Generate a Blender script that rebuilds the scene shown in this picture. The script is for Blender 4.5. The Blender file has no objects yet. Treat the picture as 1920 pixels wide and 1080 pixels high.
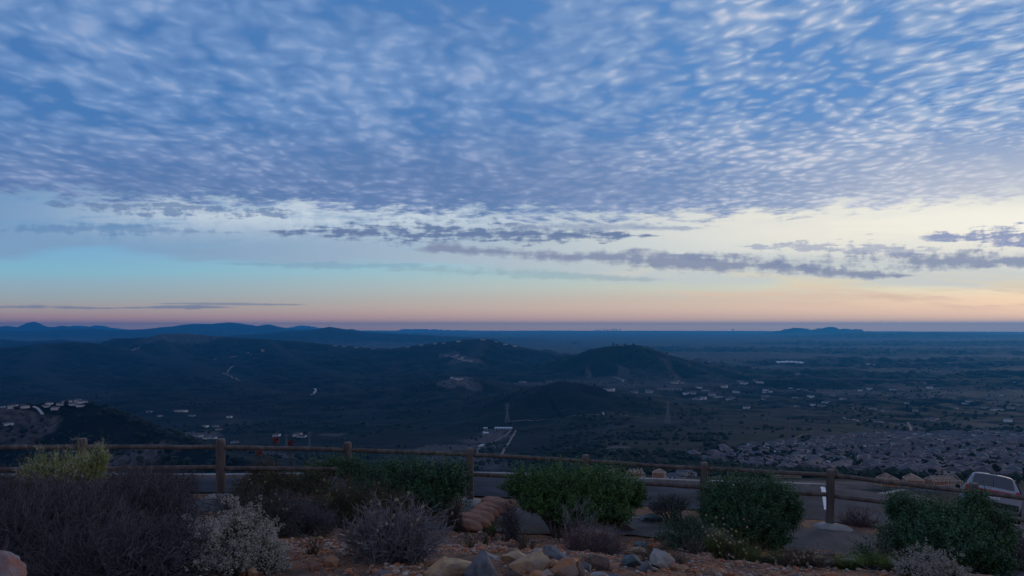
import bpy, math, random
import numpy as np
from mathutils import Vector, Matrix, noise as mnoise

# ------------------------------------------------------------------ camera, world, sun, exposure
SC = bpy.context.scene
COL = SC.collection
R = math.radians
EYE_ROW, FPX = 611.0, 1280.0            # row of the eye level and focal length, in pixels of a 1920 wide frame
SUN_AZ, SUN_EL = R(42.0), R(7.0)        # azimuth from +Y (view direction) towards +X

cam_data = bpy.data.cameras.new('camera')
cam = bpy.data.objects.new('camera', cam_data)
COL.objects.link(cam)
cam.location = (0, 0, 0)
cam.rotation_euler = (R(90), 0, 0)
cam_data.sensor_width = 36.0
cam_data.lens = 36.0 * FPX / 1920.0
cam_data.shift_y = (EYE_ROW - 540.0) / 1920.0
cam_data.clip_start = 0.05
cam_data.clip_end = 250000.0
SC.camera = cam

SC.view_settings.view_transform = 'Standard'
SC.view_settings.look = 'None'
SC.view_settings.exposure = 0.0
SC.view_settings.gamma = 1.0
SC.render.engine = 'CYCLES'
SC.cycles.use_denoising = True
SC.cycles.max_bounces = 6
SC.cycles.diffuse_bounces = 2
SC.cycles.volume_bounces = 0
SC.cycles.transparent_max_bounces = 6
SC.cycles.use_adaptive_sampling = True
SC.cycles.adaptive_threshold = 0.01
SC.cycles.adaptive_min_samples = 12

def lin(*c):
    return tuple((v / 255.0 / 12.92) if v / 255.0 <= 0.04045 else ((v / 255.0 + 0.055) / 1.055) ** 2.4 for v in c)

class S:
    """a shader socket with arithmetic"""
    tree = None
    def __init__(self, s): self.s = s
    @staticmethod
    def m(op, *a, clamp=False):
        n = S.tree.nodes.new('ShaderNodeMath'); n.operation = op; n.use_clamp = clamp
        for i, v in enumerate(a):
            if isinstance(v, S): S.tree.links.new(v.s, n.inputs[i])
            else: n.inputs[i].default_value = v
        return S(n.outputs[0])
    def __add__(s, o): return S.m('ADD', s, o)
    __radd__ = __add__
    def __sub__(s, o): return S.m('SUBTRACT', s, o)
    def __rsub__(s, o): return S.m('SUBTRACT', o, s)
    def __mul__(s, o): return S.m('MULTIPLY', s, o)
    __rmul__ = __mul__
    def __truediv__(s, o): return S.m('DIVIDE', s, o)
    def abs(s): return S.m('ABSOLUTE', s)
    def max(s, o): return S.m('MAXIMUM', s, o)
    def min(s, o): return S.m('MINIMUM', s, o)

def sstep(x, a, b):
    n = S.tree.nodes.new('ShaderNodeMapRange'); n.interpolation_type = 'SMOOTHSTEP'; n.clamp = True
    S.tree.links.new(x.s, n.inputs['Value'])
    if a <= b:
        n.inputs['From Min'].default_value = a; n.inputs['From Max'].default_value = b
        n.inputs['To Min'].default_value = 0; n.inputs['To Max'].default_value = 1
    else:
        n.inputs['From Min'].default_value = b; n.inputs['From Max'].default_value = a
        n.inputs['To Min'].default_value = 1; n.inputs['To Max'].default_value = 0
    return S(n.outputs[0])

def ramp(x, stops, lo, hi, colour=True, interp='LINEAR'):
    """value -> colour (or grey value) through a colour ramp whose stops are given in x units"""
    y = (x - lo) / (hi - lo)
    n = S.tree.nodes.new('ShaderNodeValToRGB'); S.tree.links.new(y.s, n.inputs[0])
    cr = n.color_ramp; cr.interpolation = interp
    pts = sorted(((p - lo) / (hi - lo), c) for p, c in stops)
    while len(cr.elements) < len(pts): cr.elements.new(0.5)
    for e, (p, c) in zip(cr.elements, pts):
        e.position = min(max(p, 0), 1)
        e.color = (*c, 1) if colour else (c, c, c, 1)
    return S(n.outputs[0])

def curve(x, stops, lo, hi):
    vals = [v for _, v in stops]; a, b = min(vals), max(vals)
    if b - a < 1e-9: b = a + 1
    r = ramp(x, [(p, (v - a) / (b - a)) for p, v in stops], lo, hi, colour=False, interp='B_SPLINE' if False else 'EASE')
    return r * (b - a) + a

NOISE_DIM = '2D'
def comb(x, y, z=0.0):
    if not isinstance(z, S) and z and NOISE_DIM == '2D': x, y, z = x + z * 17.3, y + z * 9.1, 0.0   # another part of the same 2D noise
    n = S.tree.nodes.new('ShaderNodeCombineXYZ')
    for i, v in enumerate((x, y, z)):
        if isinstance(v, S): S.tree.links.new(v.s, n.inputs[i])
        else: n.inputs[i].default_value = v
    return S(n.outputs[0])

def noise(vec, scale=1.0, detail=3.0, rough=0.5, dist=0.0):
    n = S.tree.nodes.new('ShaderNodeTexNoise'); n.noise_dimensions = NOISE_DIM
    S.tree.links.new(vec.s, n.inputs['Vector'])
    n.inputs['Scale'].default_value = scale; n.inputs['Detail'].default_value = detail
    n.inputs['Roughness'].default_value = rough; n.inputs['Distortion'].default_value = dist
    return S(n.outputs['Fac'])

def mix(f, a, b):
    n = S.tree.nodes.new('ShaderNodeMix'); n.data_type = 'RGBA'; n.clamp_factor = True
    for k, v in ((0, f), (6, a), (7, b)):
        if isinstance(v, S): S.tree.links.new(v.s, n.inputs[k])
        elif isinstance(v, tuple): n.inputs[k].default_value = (*v[:3], 1)
        else: n.inputs[k].default_value = v
    return S(n.outputs[2])

PX = lambda px: (px - 960.0) / FPX
PY = lambda py: (EYE_ROW - py) / FPX

world = bpy.data.worlds.new('World'); SC.world = world
world.use_nodes = True
world.cycles.sampling_method = 'MANUAL'; world.cycles.sample_map_resolution = 512
S.tree = world.node_tree; S.tree.nodes.clear()
tc = S.tree.nodes.new('ShaderNodeTexCoord')
sep = S.tree.nodes.new('ShaderNodeSeparateXYZ'); S.tree.links.new(tc.outputs['Generated'], sep.inputs[0])
dx, dy, dz = S(sep.outputs[0]), S(sep.outputs[1]), S(sep.outputs[2])
hyp = S.m('SQRT', dx * dx + dy * dy)
yy = dy.max(hyp * 0.35)
p, t = dx / yy, (dz / yy)                       # tangents of azimuth and elevation
zc = dz.max(0.0) + 0.085
U, V = dx / zc, dy / zc                         # where the view ray meets a flat cloud layer one unit up
# clear sky: the Nishita sky with the low sun, and the dusk colour bands over it
nis = S.tree.nodes.new('ShaderNodeTexSky'); nis.sky_type = 'NISHITA'; nis.sun_disc = False
nis.sun_elevation = SUN_EL; nis.sun_rotation = SUN_AZ; nis.dust_density = 2.0; nis.altitude = 400
c_left = ramp(t, [(0, (1.0, 0.56, 0.24)), (PY(600), lin(196, 150, 146)), (PY(580), lin(182, 168, 162)), (PY(558), lin(162, 176, 180)), (PY(532), lin(150, 180, 196)),
                  (PY(508), lin(134, 188, 210)), (PY(480), lin(128, 180, 212)), (PY(400), lin(98, 165, 218)), (PY(250), lin(50, 120, 184)), (PY(0), lin(48, 116, 186)), (2.0, lin(60, 90, 140))], 0, 2.0)
c_right = ramp(t, [(0, (1.4, 0.88, 0.42)), (PY(598), lin(240, 199, 173)), (PY(580), lin(240, 206, 180)), (PY(560), lin(226, 204, 182)), (PY(540), lin(216, 218, 198)),
                   (PY(515), lin(200, 218, 208)), (PY(480), lin(184, 214, 222)), (PY(400), lin(150, 205, 232)), (PY(250), lin(70, 145, 210)), (PY(0), lin(66, 140, 206)), (2.0, lin(60, 96, 146))], 0, 2.0)
lr = sstep(p, -0.75, 0.7)
clear = mix(lr, c_left, c_right)
nis_s = S.tree.nodes.new('ShaderNodeVectorMath'); nis_s.operation = 'SCALE'
S.tree.links.new(nis.outputs[0], nis_s.inputs[0]); nis_s.inputs[3].default_value = 0.10
clear = mix(0.05, clear, S(nis_s.outputs[0]))

# domain warp shared by the cloud layers
w1 = noise(comb(U * 1.3, V * 1.3, 3.0), 1.0, 2.0) - 0.5
w2 = noise(comb(U * 1.3, V * 1.3, 7.7), 1.0, 2.0) - 0.5
Uw, Vw = U + w1 * 0.16, V + w2 * 0.16
ax, bx_ = (Uw - Vw) * 0.7071, (Uw + Vw) * 0.7071
right = sstep(p, -0.15, 0.45)
n_a = noise(comb(Uw * 9.0, Vw * 9.0, 21.0), 1.0, 2.0, 0.5) - 0.5
n_b = noise(comb(Uw * 9.0 + 40.0, Vw * 9.0, 23.0), 1.0, 2.0, 0.5) - 0.5
def cells(x, y, sm):
    n = S.tree.nodes.new('ShaderNodeTexVoronoi'); n.voronoi_dimensions = '2D'; n.feature = 'SMOOTH_F1'
    S.tree.links.new(comb(x, y).s, n.inputs['Vector']); n.inputs['Scale'].default_value = 1.0; n.inputs['Smoothness'].default_value = sm
    return 1 - S(n.outputs['Distance']) * 1.15
soft = noise(comb(Uw * 5.0, Vw * 4.5, 4.0), 1.0, 3.0, 0.5)
cell_l = cells(Uw * 15.0 + n_a * 1.3, Vw * 12.0 + n_b * 1.3, 0.85)
cell_r = cells(ax * 16.0 + n_a * 1.4, bx_ * 17.5 + n_b * 1.4, 0.85)
puff_l = (cell_l - 0.5) * 0.42 + (soft - 0.5) * 0.75 + 0.5
puff_r = (cell_r - 0.5) * 0.62 + (soft - 0.5) * 0.60 + 0.5
puff = puff_l * (1 - right) + puff_r * right
fine_r = noise(comb(ax * 14.0, bx_ * 38.0, 2.0), 1.0, 3.0, 0.55)
big = noise(comb(Uw * 1.9, Vw * 1.6, 9.0), 1.0, 2.0, 0.5)
wisp = noise(comb(p * 5.0 + w1 * 0.8, t * 42.0, 5.0), 1.0, 5.0, 0.6)
jag = noise(comb(Uw * 5.5, Vw * 6.5, 6.0), 1.0, 4.0, 0.62)
jagf = noise(comb(p * 46.0, t * 62.0, 8.0), 1.0, 3.0, 0.6)

# altocumulus deck
# 1) veil of high cloud below the deck
veil_lo = curve(p, [(PX(-100), PY(490)), (PX(0), PY(484)), (PX(180), PY(470)), (PX(380), PY(488)), (PX(600), PY(502)), (PX(760), PY(496)), (PX(1000), PY(512)), (PX(1200), PY(535)), (PX(2000), PY(545))], PX(-100), PX(2000))
veil = sstep(t - veil_lo + (wisp - 0.5) * 0.022, -0.004, 0.010)
veil_c = mix(sstep(p, PX(100), PX(1500)), lin(128, 156, 190), lin(205, 208, 208))
veil_a = veil * (0.62 + 0.5 * wisp)
sky = mix(veil_a * 0.85, clear, veil_c)
# bright sunlit patches of the veil
glow_l = sstep((t - PY(395)).abs() + (wisp - 0.5) * 0.05, 0.055, 0.006) * sstep(p, PX(-40), PX(520)) * (1 - sstep(p, PX(760), PX(1250)))
sky = mix(glow_l * sstep(wisp + jagf * 0.35, 0.42, 0.80) * 0.9, sky, lin(206, 218, 228))
glow_r = sstep((t - PY(425)).abs() + (wisp - 0.5) * 0.06, 0.075, 0.012) * sstep(p, PX(900), PX(1600))
sky = mix(glow_r * (0.45 + 0.75 * wisp), sky, lin(246, 240, 224))
glow_s = sstep((t - PY(415)).abs(), 0.05, 0.0) * sstep(p, PX(1450), PX(1920))
sky = mix(glow_s * 0.75, sky, lin(254, 250, 236))
# peach cirrus low on the right
cir = noise(comb(p * 4.0 - t * 14.0, t * 46.0 + p * 3.0, 11.0), 1.0, 5.0, 0.62)
cir_m = sstep((t - PY(538) + (p - 0.4) * 0.03).abs(), 0.036, 0.008) * sstep(p, PX(1060), PX(1320))
sky = mix(cir_m * sstep(cir, 0.42, 0.66) * 0.85, sky, mix(sstep(t, PY(565), PY(520)), lin(232, 196, 172), lin(232, 220, 188)))
# 2) dark bars of cloud
def bar(sky, pts, thick, col, amt=0.9, rag=1.3, nz=None):
    lo, hi = PX(pts[0][0] - 60), PX(pts[-1][0] + 60)
    tcn = curve(p, [(PX(a), PY(b)) for a, b in pts], lo, hi)
    th = curve(p, [(lo, 0.0002)] + [(PX(a), b / FPX) for a, b in thick] + [(hi, 0.0002)], lo, hi)
    inside = sstep(p, lo, lo + 0.04) * sstep(p, hi, hi - 0.04)
    d = (t - tcn).abs() / th
    a = sstep(d + ((nz or jag) - 0.5) * rag * 3.6 + (jagf - 0.5) * rag * 2.4, 1.45, 0.0) * inside
    return mix(a * amt, sky, col)
sky = bar(sky, [(420, 300), (980, 300)], [(420, 1), (980, 1)], lin(96, 118, 160), 0.0) if False else sky
sky = bar(sky, [(0, 432), (250, 430), (420, 436)], [(0, 5), (250, 7), (420, 4)], lin(94, 130, 176), 0.5, 1.6, wisp)
sky = bar(sky, [(120, 380), (300, 392), (520, 400)], [(120, 6), (300, 9), (520, 6)], lin(92, 122, 166), 0.7, 1.8)
sky = bar(sky, [(540, 434), (760, 437), (960, 438), (1200, 442)], [(540, 6), (700, 14), (960, 15), (1120, 9), (1200, 3)], lin(98, 120, 160), 0.92, 1.15, jag)
sky = bar(sky, [(820, 468), (1100, 482), (1400, 498), (1680, 517)], [(820, 8), (1000, 12), (1400, 13), (1600, 9), (1680, 4)], lin(128, 138, 168), 0.85, 1.0, wisp)
sky = bar(sky, [(1300, 480), (1560, 490), (1760, 492), (1980, 484)], [(1300, 6), (1560, 14), (1760, 14), (1980, 12)], lin(130, 142, 172), 0.85, 1.1, wisp)
sky = bar(sky, [(1760, 444), (1860, 446), (2000, 446)], [(1760, 8), (1860, 15), (2000, 20)], lin(124, 140, 184), 0.85, 1.2, jag)
sky = bar(sky, [(1420, 462), (1600, 466), (1720, 468)], [(1420, 4), (1600, 10), (1720, 6)], lin(140, 152, 186), 0.6, 1.7, jag)
sky = bar(sky, [(960, 424), (1100, 426), (1280, 428)], [(960, 4), (1100, 8), (1280, 4)], lin(146, 160, 188), 0.7, 1.0, wisp)
sky = bar(sky, [(440, 494), (640, 500), (760, 496)], [(440, 3), (600, 6), (760, 3)], lin(112, 148, 176), 0.35, 1.2, wisp)
sky = bar(sky, [(760, 505), (980, 514), (1200, 524)], [(760, 5), (980, 9), (1200, 4)], lin(136, 160, 176), 0.4, 1.2, wisp)
sky = bar(sky, [(-40, 576), (80, 575), (190, 578)], [(-40, 2), (80, 4), (190, 2)], lin(118, 128, 156), 0.8, 0.6, wisp)
sky = bar(sky, [(250, 577), (350, 575), (400, 576)], [(250, 1.5), (350, 4), (400, 2)], lin(116, 128, 158), 0.8, 0.6, wisp)
sky = bar(sky, [(330, 569), (430, 570), (540, 571)], [(330, 1.5), (430, 2.5), (540, 1.5)], lin(122, 134, 158), 0.7, 0.6, wisp)

# 3) the deck itself
edge = curve(p, [(PX(-100), PY(352)), (PX(0), PY(360)), (PX(300), PY(378)), (PX(520), PY(384)), (PX(700), PY(400)), (PX(900), PY(404)), (PX(1150), PY(412)), (PX(1400), PY(402)), (PX(1700), PY(384)), (PX(2000), PY(360))], PX(-100), PX(2000))
deck_m = sstep(t - edge + (jag - 0.5) * 0.075 + (jagf - 0.5) * 0.018, -0.008, 0.016)
low = sstep(t, PY(180), PY(360))                      # the denser far part of the deck
dark = mix(right, lin(78, 122, 180), lin(88, 134, 194))
dark = mix(low, dark, mix(right, lin(86, 118, 168), lin(116, 142, 186)))
lite = mix(right, lin(114, 150, 200), lin(148, 174, 210))
lite = mix(low, lite, mix(right, lin(112, 138, 184), lin(160, 176, 206)))
fz = noise(comb(Uw * 24.0, Vw * 26.0, 13.0), 1.0, 2.0, 0.5) - 0.5
pf = puff + (big - 0.5) * 0.55 + fz * 0.10
body = mix(sstep(pf, 0.24, 0.78), dark, lite)
hot = sstep(pf, 0.60, 0.90)
body = mix(hot * (0.45 + 0.25 * right), body, mix(right, lin(168, 182, 214), lin(214, 214, 226)))
holes = sstep(pf, 0.46, 0.28) * (0.35 + 0.05 * right) * (1 - 0.8 * low)
body = mix(holes, body, clear)
# fine silver ripples of the upper right
rip_m = sstep(p + (big - 0.5) * 0.9, PX(1500), PX(1850)) * (0.85 - 0.35 * low)
body = mix(rip_m * sstep(fine_r, 0.44, 0.74) * 0.5, body, lin(190, 208, 232))
sun_side = sstep(p, PX(1250), PX(1980)) * sstep(t, PY(190), PY(390))
body = mix(sun_side * 0.55, body, lin(232, 228, 226))
body = mix(sstep(t, 0.55, 1.6) * 0.8, body, lin(84, 112, 164))
sky = mix(deck_m * 0.96, sky, body)
# below the horizon: plain dusk blue; unseen sky behind camera brightened to light foreground
sky = mix(sstep(dz, -0.012, -0.05), sky, lin(50, 70, 110))
back = sstep(dy, 0.1, -0.5)
sky = mix(back * 0.8, sky, lin(142, 144, 164))
bg = S.tree.nodes.new('ShaderNodeBackground'); S.tree.links.new(sky.s, bg.inputs[0]); bg.inputs[1].default_value = 1.0
wo = S.tree.nodes.new('ShaderNodeOutputWorld'); S.tree.links.new(bg.outputs[0], wo.inputs[0])

sun_data = bpy.data.lights.new('sun', 'SUN')
sun_data.energy = 0.5; sun_data.angle = R(14); sun_data.color = (1.0, 0.80, 0.66)
sun = bpy.data.objects.new('sun', sun_data); COL.objects.link(sun)
sun.rotation_euler = Vector((-math.sin(SUN_AZ) * math.cos(SUN_EL), -math.cos(SUN_AZ) * math.cos(SUN_EL), -math.sin(SUN_EL))).to_track_quat('-Z', 'Y').to_euler()

# ------------------------------------------------------------------ small numpy noise library
RS = np.random.RandomState(7)
_perm = RS.permutation(256); _perm = np.concatenate([_perm, _perm, _perm])
_ang = RS.rand(256) * 2 * math.pi; _gx, _gy = np.cos(_ang), np.sin(_ang)

def perlin(x, y):
    xi = np.floor(x).astype(np.int64); yi = np.floor(y).astype(np.int64)
    xf, yf = x - xi, y - yi
    xi &= 255; yi &= 255
    u = xf * xf * xf * (xf * (xf * 6 - 15) + 10); v = yf * yf * yf * (yf * (yf * 6 - 15) + 10)
    def g(ix, iy, fx, fy):
        h = _perm[_perm[ix] + iy]; return _gx[h] * fx + _gy[h] * fy
    x1 = xi + 1; y1 = yi + 1
    x1 &= 255; y1 &= 255
    a = g(xi, yi, xf, yf); b = g(x1, yi, xf - 1, yf); c = g(xi, y1, xf, yf - 1); d = g(x1, y1, xf - 1, yf - 1)
    return (a + u * (b - a) + v * ((c + u * (d - c)) - (a + u * (b - a)))) * 1.45

def fbm(x, y, octs=4, gain=0.5, lac=2.07):
    s = 0.0; a = 1.0; tot = 0.0
    for o in range(octs):
        s = s + a * perlin(x + 13.7 * o, y - 7.9 * o); tot += a; a *= gain; x = x * lac; y = y * lac
    return s / tot

def ridged(x, y, octs=4):
    s = 0.0; a = 1.0; tot = 0.0
    for o in range(octs):
        s = s + a * (1 - np.abs(perlin(x + 31.7 * o, y + 5.3 * o)) * 1.7); tot += a; a *= 0.5; x = x * 2.03; y = y * 2.03
    return s / tot                                 # about 0.3 .. 1, crests sharp

def ss(a, b, x):
    q = np.clip((x - a) / (b - a), 0, 1); return q * q * (3 - 2 * q)

def W(px, py, Y):                                  # photo direction at depth Y -> world point
    return (PX(px) * Y, Y, PY(py) * Y)

# ------------------------------------------------------------------ the fence line and the near ground
POSTS = [(-390, 824, 11.3), (-110, 823, 11.8), (153, 822, 12.2), (414, 823, 12.7), (653, 829, 13.2), (881, 840, 13.7), (1098, 853, 14.0),
         (1320, 867, 13.6), (1557, 880, 13.0), (1826, 906, 12.2), (2140, 940, 11.3)]
POST_H = 1.10
post_pos = [(PX(a) * Y, Y, PY(b) * Y - POST_H) for a, b, Y in POSTS]

ctrl = [(0, 0, -1.62), (0, -6, -1.6), (-6, 0, -1.45), (6, 0, -1.9), (-10, -10, -1.3), (10, -10, -2.2), (-14, 2, -1.7), (14, 2, -3.1), (-26, 3, -4.0), (26, 3, -5.5), (0, -25, -2.0), (-25, -25, -3), (25, -25, -4)]
ctrl += [W(960, 1080, 4.6), W(0, 1080, 4.1), W(1900, 1080, 7.0), W(580, 1015, 8.2), W(1300, 1045, 7.6), W(250, 1080, 4.3), W(1500, 1080, 5.8)]
ctrl += [W(900, 1000, 11.2), W(1557, 1045, 10.7), W(1320, 1018, 11.2), W(370, 960, 10.2), W(60, 970, 9.2), W(1900, 1098, 9.3)]
ctrl += [(x, y, z + 0.0) for x, y, z in post_pos]
KERB = [W(-500, 903, 15.0), W(-100, 902, 16.0), W(200, 901, 17.0), W(400, 901, 18.0), W(650, 898, 18.5), W(900, 897, 19.5), W(1080, 901, 20.0), W(1250, 908, 21.5), W(1400, 912, 23.0), W(1557, 917, 25.0), W(1700, 924, 29.0), W(1900, 938, 35.5), W(2100, 956, 39)]
ctrl += KERB
ctrl += [(PX(1860) * 25.5, 25.5, -7.30), (PX(1860) * 23.3, 23.3, -6.72), (PX(1860) * 28.0, 28.0, -8.1), W(1640, 975, 15.5)]
for i, k in enumerate(KERB):
    r_ = math.hypot(k[0], k[1]); ctrl.append((k[0] * (1 + 6 / r_), k[1] * (1 + 6 / r_), k[2] - 2.6)); ctrl.append((k[0] * (1 + 16 / r_), k[1] * (1 + 16 / r_), k[2] - 7.5))
ctrl = np.array(ctrl)
def _tps_k(d2): return 0.5 * d2 * np.log(d2 + 1e-9)
def _tps_fit(c, lam=0.4):
    n = len(c); d2 = ((c[:, None, :2] - c[None, :, :2]) ** 2).sum(2)
    A = np.zeros((n + 3, n + 3)); A[:n, :n] = _tps_k(d2) + lam * np.eye(n); A[:n, n] = 1; A[:n, n + 1:] = c[:, :2]; A[n, :n] = 1; A[n + 1:, :n] = c[:, :2].T
    return np.linalg.solve(A, np.concatenate([c[:, 2], np.zeros(3)]))
_tw = _tps_fit(ctrl)
def tps(x, y):
    x = np.asarray(x, float); y = np.asarray(y, float)
    out = _tw[len(ctrl)] + _tw[len(ctrl) + 1] * x + _tw[len(ctrl) + 2] * y
    for i in range(len(ctrl)):
        out = out + _tw[i] * _tps_k((x - ctrl[i, 0]) ** 2 + (y - ctrl[i, 1]) ** 2)
    return out

# ------------------------------------------------------------------ far terrain
prof_R = [(0.5, -2), (30, -7), (40, -10), (60, -20), (150, -60), (300, -92), (400, -106), (520, -119), (640, -140), (1000, -198), (1300, -229), (1750, -273), (2400, -312), (3500, -338), (6000, -345), (14000, -335), (30000, -322), (45000, -316), (70000, -480)]
prof_L = [(0.5, -2), (30, -8), (40, -11), (60, -22), (150, -70), (300, -135), (500, -200), (800, -252), (1100, -276), (1500, -296), (2300, -330), (3500, -342), (6000, -350), (14000, -338), (30000, -325), (45000, -316), (70000, -480)]
# ridges: crest points (photo column, photo row, depth), width of the flank, flank exponent
RIDGES = [
    ([(-260, 800, 1250), (-60, 772, 1300), (30, 760, 1350), (90, 753, 1400), (150, 752, 1400), (205, 764, 1350), (250, 786, 1300), (310, 812, 1220), (380, 836, 1130), (440, 858, 1050)], 210, 1.5),
    ([(700, 836, 1950), (800, 806, 2250), (880, 776, 2450), (950, 742, 2600), (990, 727, 2680), (1020, 722, 2700), (1050, 714, 2700), (1085, 717, 2650), (1120, 725, 2600), (1200, 744, 2550), (1300, 765, 2500), (1390, 786, 2450), (1500, 806, 2400)], 300, 1.5),
    ([(1050, 716, 2690), (1085, 742, 2500), (1120, 768, 2350), (1200, 782, 2250), (1300, 800, 2100), (1400, 820, 1950), (1460, 840, 1850)], 240, 1.4),
    ([(990, 729, 2650), (960, 770, 2350), (940, 812, 2050), (880, 850, 1800)], 190, 1.4),
    ([(380, 812, 2900), (480, 792, 3000), (560, 769, 3150), (640, 744, 3300), (690, 731, 3350), (760, 728, 3400), (830, 714, 3450), (870, 706, 3500), (905, 714, 3450), (950, 730, 3400), (1010, 744, 3350)], 380, 1.5),
    ([(760, 730, 3380), (700, 770, 2900), (660, 810, 2500)], 260, 1.4),
    ([(870, 716, 3400), (850, 770, 2850), (800, 815, 2450)], 260, 1.4),
    ([(950, 730, 4700), (1000, 713, 4800), (1040, 692, 4850), (1072, 670, 4900), (1105, 655, 4950), (1140, 649, 5000), (1165, 647, 5000), (1200, 646.5, 5000), (1226, 654, 5000), (1252, 664, 5000), (1300, 677, 4950), (1350, 690, 4850), (1400, 703, 4750), (1480, 722, 4600)], 560, 1.5),
    ([(560, 660, 6600), (640, 655, 6600), (700, 654, 6600), (732, 654, 6600), (765, 649, 6600), (820, 642, 6600), (870, 637, 6600), (905, 634, 6600), (925, 637, 6600), (950, 645, 6500), (1000, 655, 6400), (1060, 664, 6300), (1110, 676, 6200)], 850, 1.4),
    ([(905, 636, 6550), (870, 680, 5200), (840, 700, 4600)], 500, 1.3),
    ([(180, 648, 7600), (198, 641, 7600), (215, 634, 7600), (280, 632, 7600), (302, 626, 7600), (322, 624, 7600), (362, 626, 7600), (430, 632, 7500), (520, 637, 7400), (562, 640, 7300), (620, 646, 7200), (700, 653, 7000)], 950, 1.4),
    ([(-500, 662, 6200), (-200, 655, 6200), (-40, 655, 6200), (40, 649, 6200), (80, 644, 6300), (130, 641, 6300), (170, 643, 6300), (215, 652, 6200), (280, 668, 5900), (360, 690, 5400), (420, 720, 4700)], 900, 1.35),
    ([(80, 646, 6200), (60, 690, 4900), (120, 730, 3900), (200, 760, 3300)], 600, 1.3),
    ([(300, 627, 7500), (330, 668, 5900), (380, 700, 4900), (450, 740, 4000), (520, 770, 3400)], 550, 1.3),
    ([(500, 637, 7300), (560, 680, 5600), (640, 705, 4800), (720, 722, 4300)], 500, 1.3),
    ([(-300, 720, 3900), (-100, 716, 3900), (60, 738, 3700), (200, 770, 3300)], 450, 1.4),
    ([(360, 634, 14000), (440, 628, 14500), (500, 625, 15000), (540, 620, 15000), (570, 620, 15000), (595, 616, 15000), (617, 612.5, 15000), (640, 616, 15000), (668, 620, 15000), (720, 625, 15000), (800, 628, 15000)], 1500, 1.5),
    ([(-200, 640, 10500), (0, 636, 10500), (60, 640, 10500), (90, 638, 10500), (115, 636, 10500), (150, 640, 10500)], 900, 1.5),
    ([(-100, 622, 20000), (0, 620, 20000), (90, 619, 20000), (150, 616, 20000), (210, 618, 20000), (300, 622, 20000)], 1800, 1.4),
    ([(460, 612, 24000), (500, 607, 24000), (518, 611, 24000), (560, 616, 24000)], 900, 1.5),
    ([(640, 620, 19000), (660, 616, 19000), (672, 619, 19000), (700, 624, 19000)], 600, 1.6),
    ([(-300, 616, 27500), (-60, 612, 27500), (0, 611.5, 27500), (30, 610, 27500), (46, 607, 27500), (56, 602.5, 27500), (66, 603, 27500), (84, 608.5, 27500), (140, 612, 27500), (220, 618, 27500)], 900, 1.6),
    ([(120, 613, 38000), (150, 609, 38000), (185, 609, 38000), (215, 615, 38000)], 1400, 1.6),
    ([(240, 618, 24000), (290, 615, 24000), (320, 611, 24000), (345, 608, 24000), (390, 606, 24000), (430, 604, 24000), (470, 608, 24000), (500, 612, 24000), (560, 616, 24000), (640, 619, 24000)], 2200, 1.6),
    ([(540, 614, 44000), (565, 610, 44000), (585, 611, 44000), (610, 615, 44000)], 1500, 1.7),
    ([(1474, 615.6, 27000), (1500, 613.8, 27000), (1520, 613.0, 27000), (1550, 612.4, 27000), (1585, 613.2, 27000), (1610, 615.4, 27000)], 620, 1.6),
    ([(755, 617, 42000), (790, 614.6, 42000), (830, 615, 42000), (880, 617, 42000)], 500, 1.7),
    ([(1600, 624, 20000), (1750, 622, 20000), (1850, 625, 21000), (2000, 628, 20000)], 1500, 1.5),
    ([(1560, 645, 13000), (1640, 644, 13000), (1760, 640, 13000), (1900, 638, 12500), (2100, 640, 12500)], 1100, 1.5),
    ([(1230, 656, 9800), (1300, 655, 9800), (1400, 656, 9800), (1520, 660, 9500), (1650, 661, 9300), (1800, 663, 9000), (2000, 668, 8800)], 700, 1.5),
    ([(1540, 690, 6200), (1640, 686, 6300), (1760, 690, 6300), (1850, 682, 6500), (2000, 684, 6500)], 500, 1.5),
    ([(1480, 738, 4300), (1560, 726, 4300), (1640, 715, 4350), (1710, 712, 4350), (1780, 719, 4300), (1860, 720, 4300), (1930, 712, 4400), (2050, 712, 4400)], 430, 1.5),
    ([(1330, 745, 3500), (1420, 752, 3300), (1540, 768, 3000), (1650, 770, 2950)], 300, 1.5),
    ([(1380, 806, 2250), (1470, 790, 2350), (1560, 784, 2400), (1680, 794, 2300), (1800, 788, 2350), (1920, 786, 2400), (2100, 782, 2450)], 240, 1.6),
]
_ridges = [(np.array([W(*q) for q in pts]), w, e) for pts, w, e in RIDGES]

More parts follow.
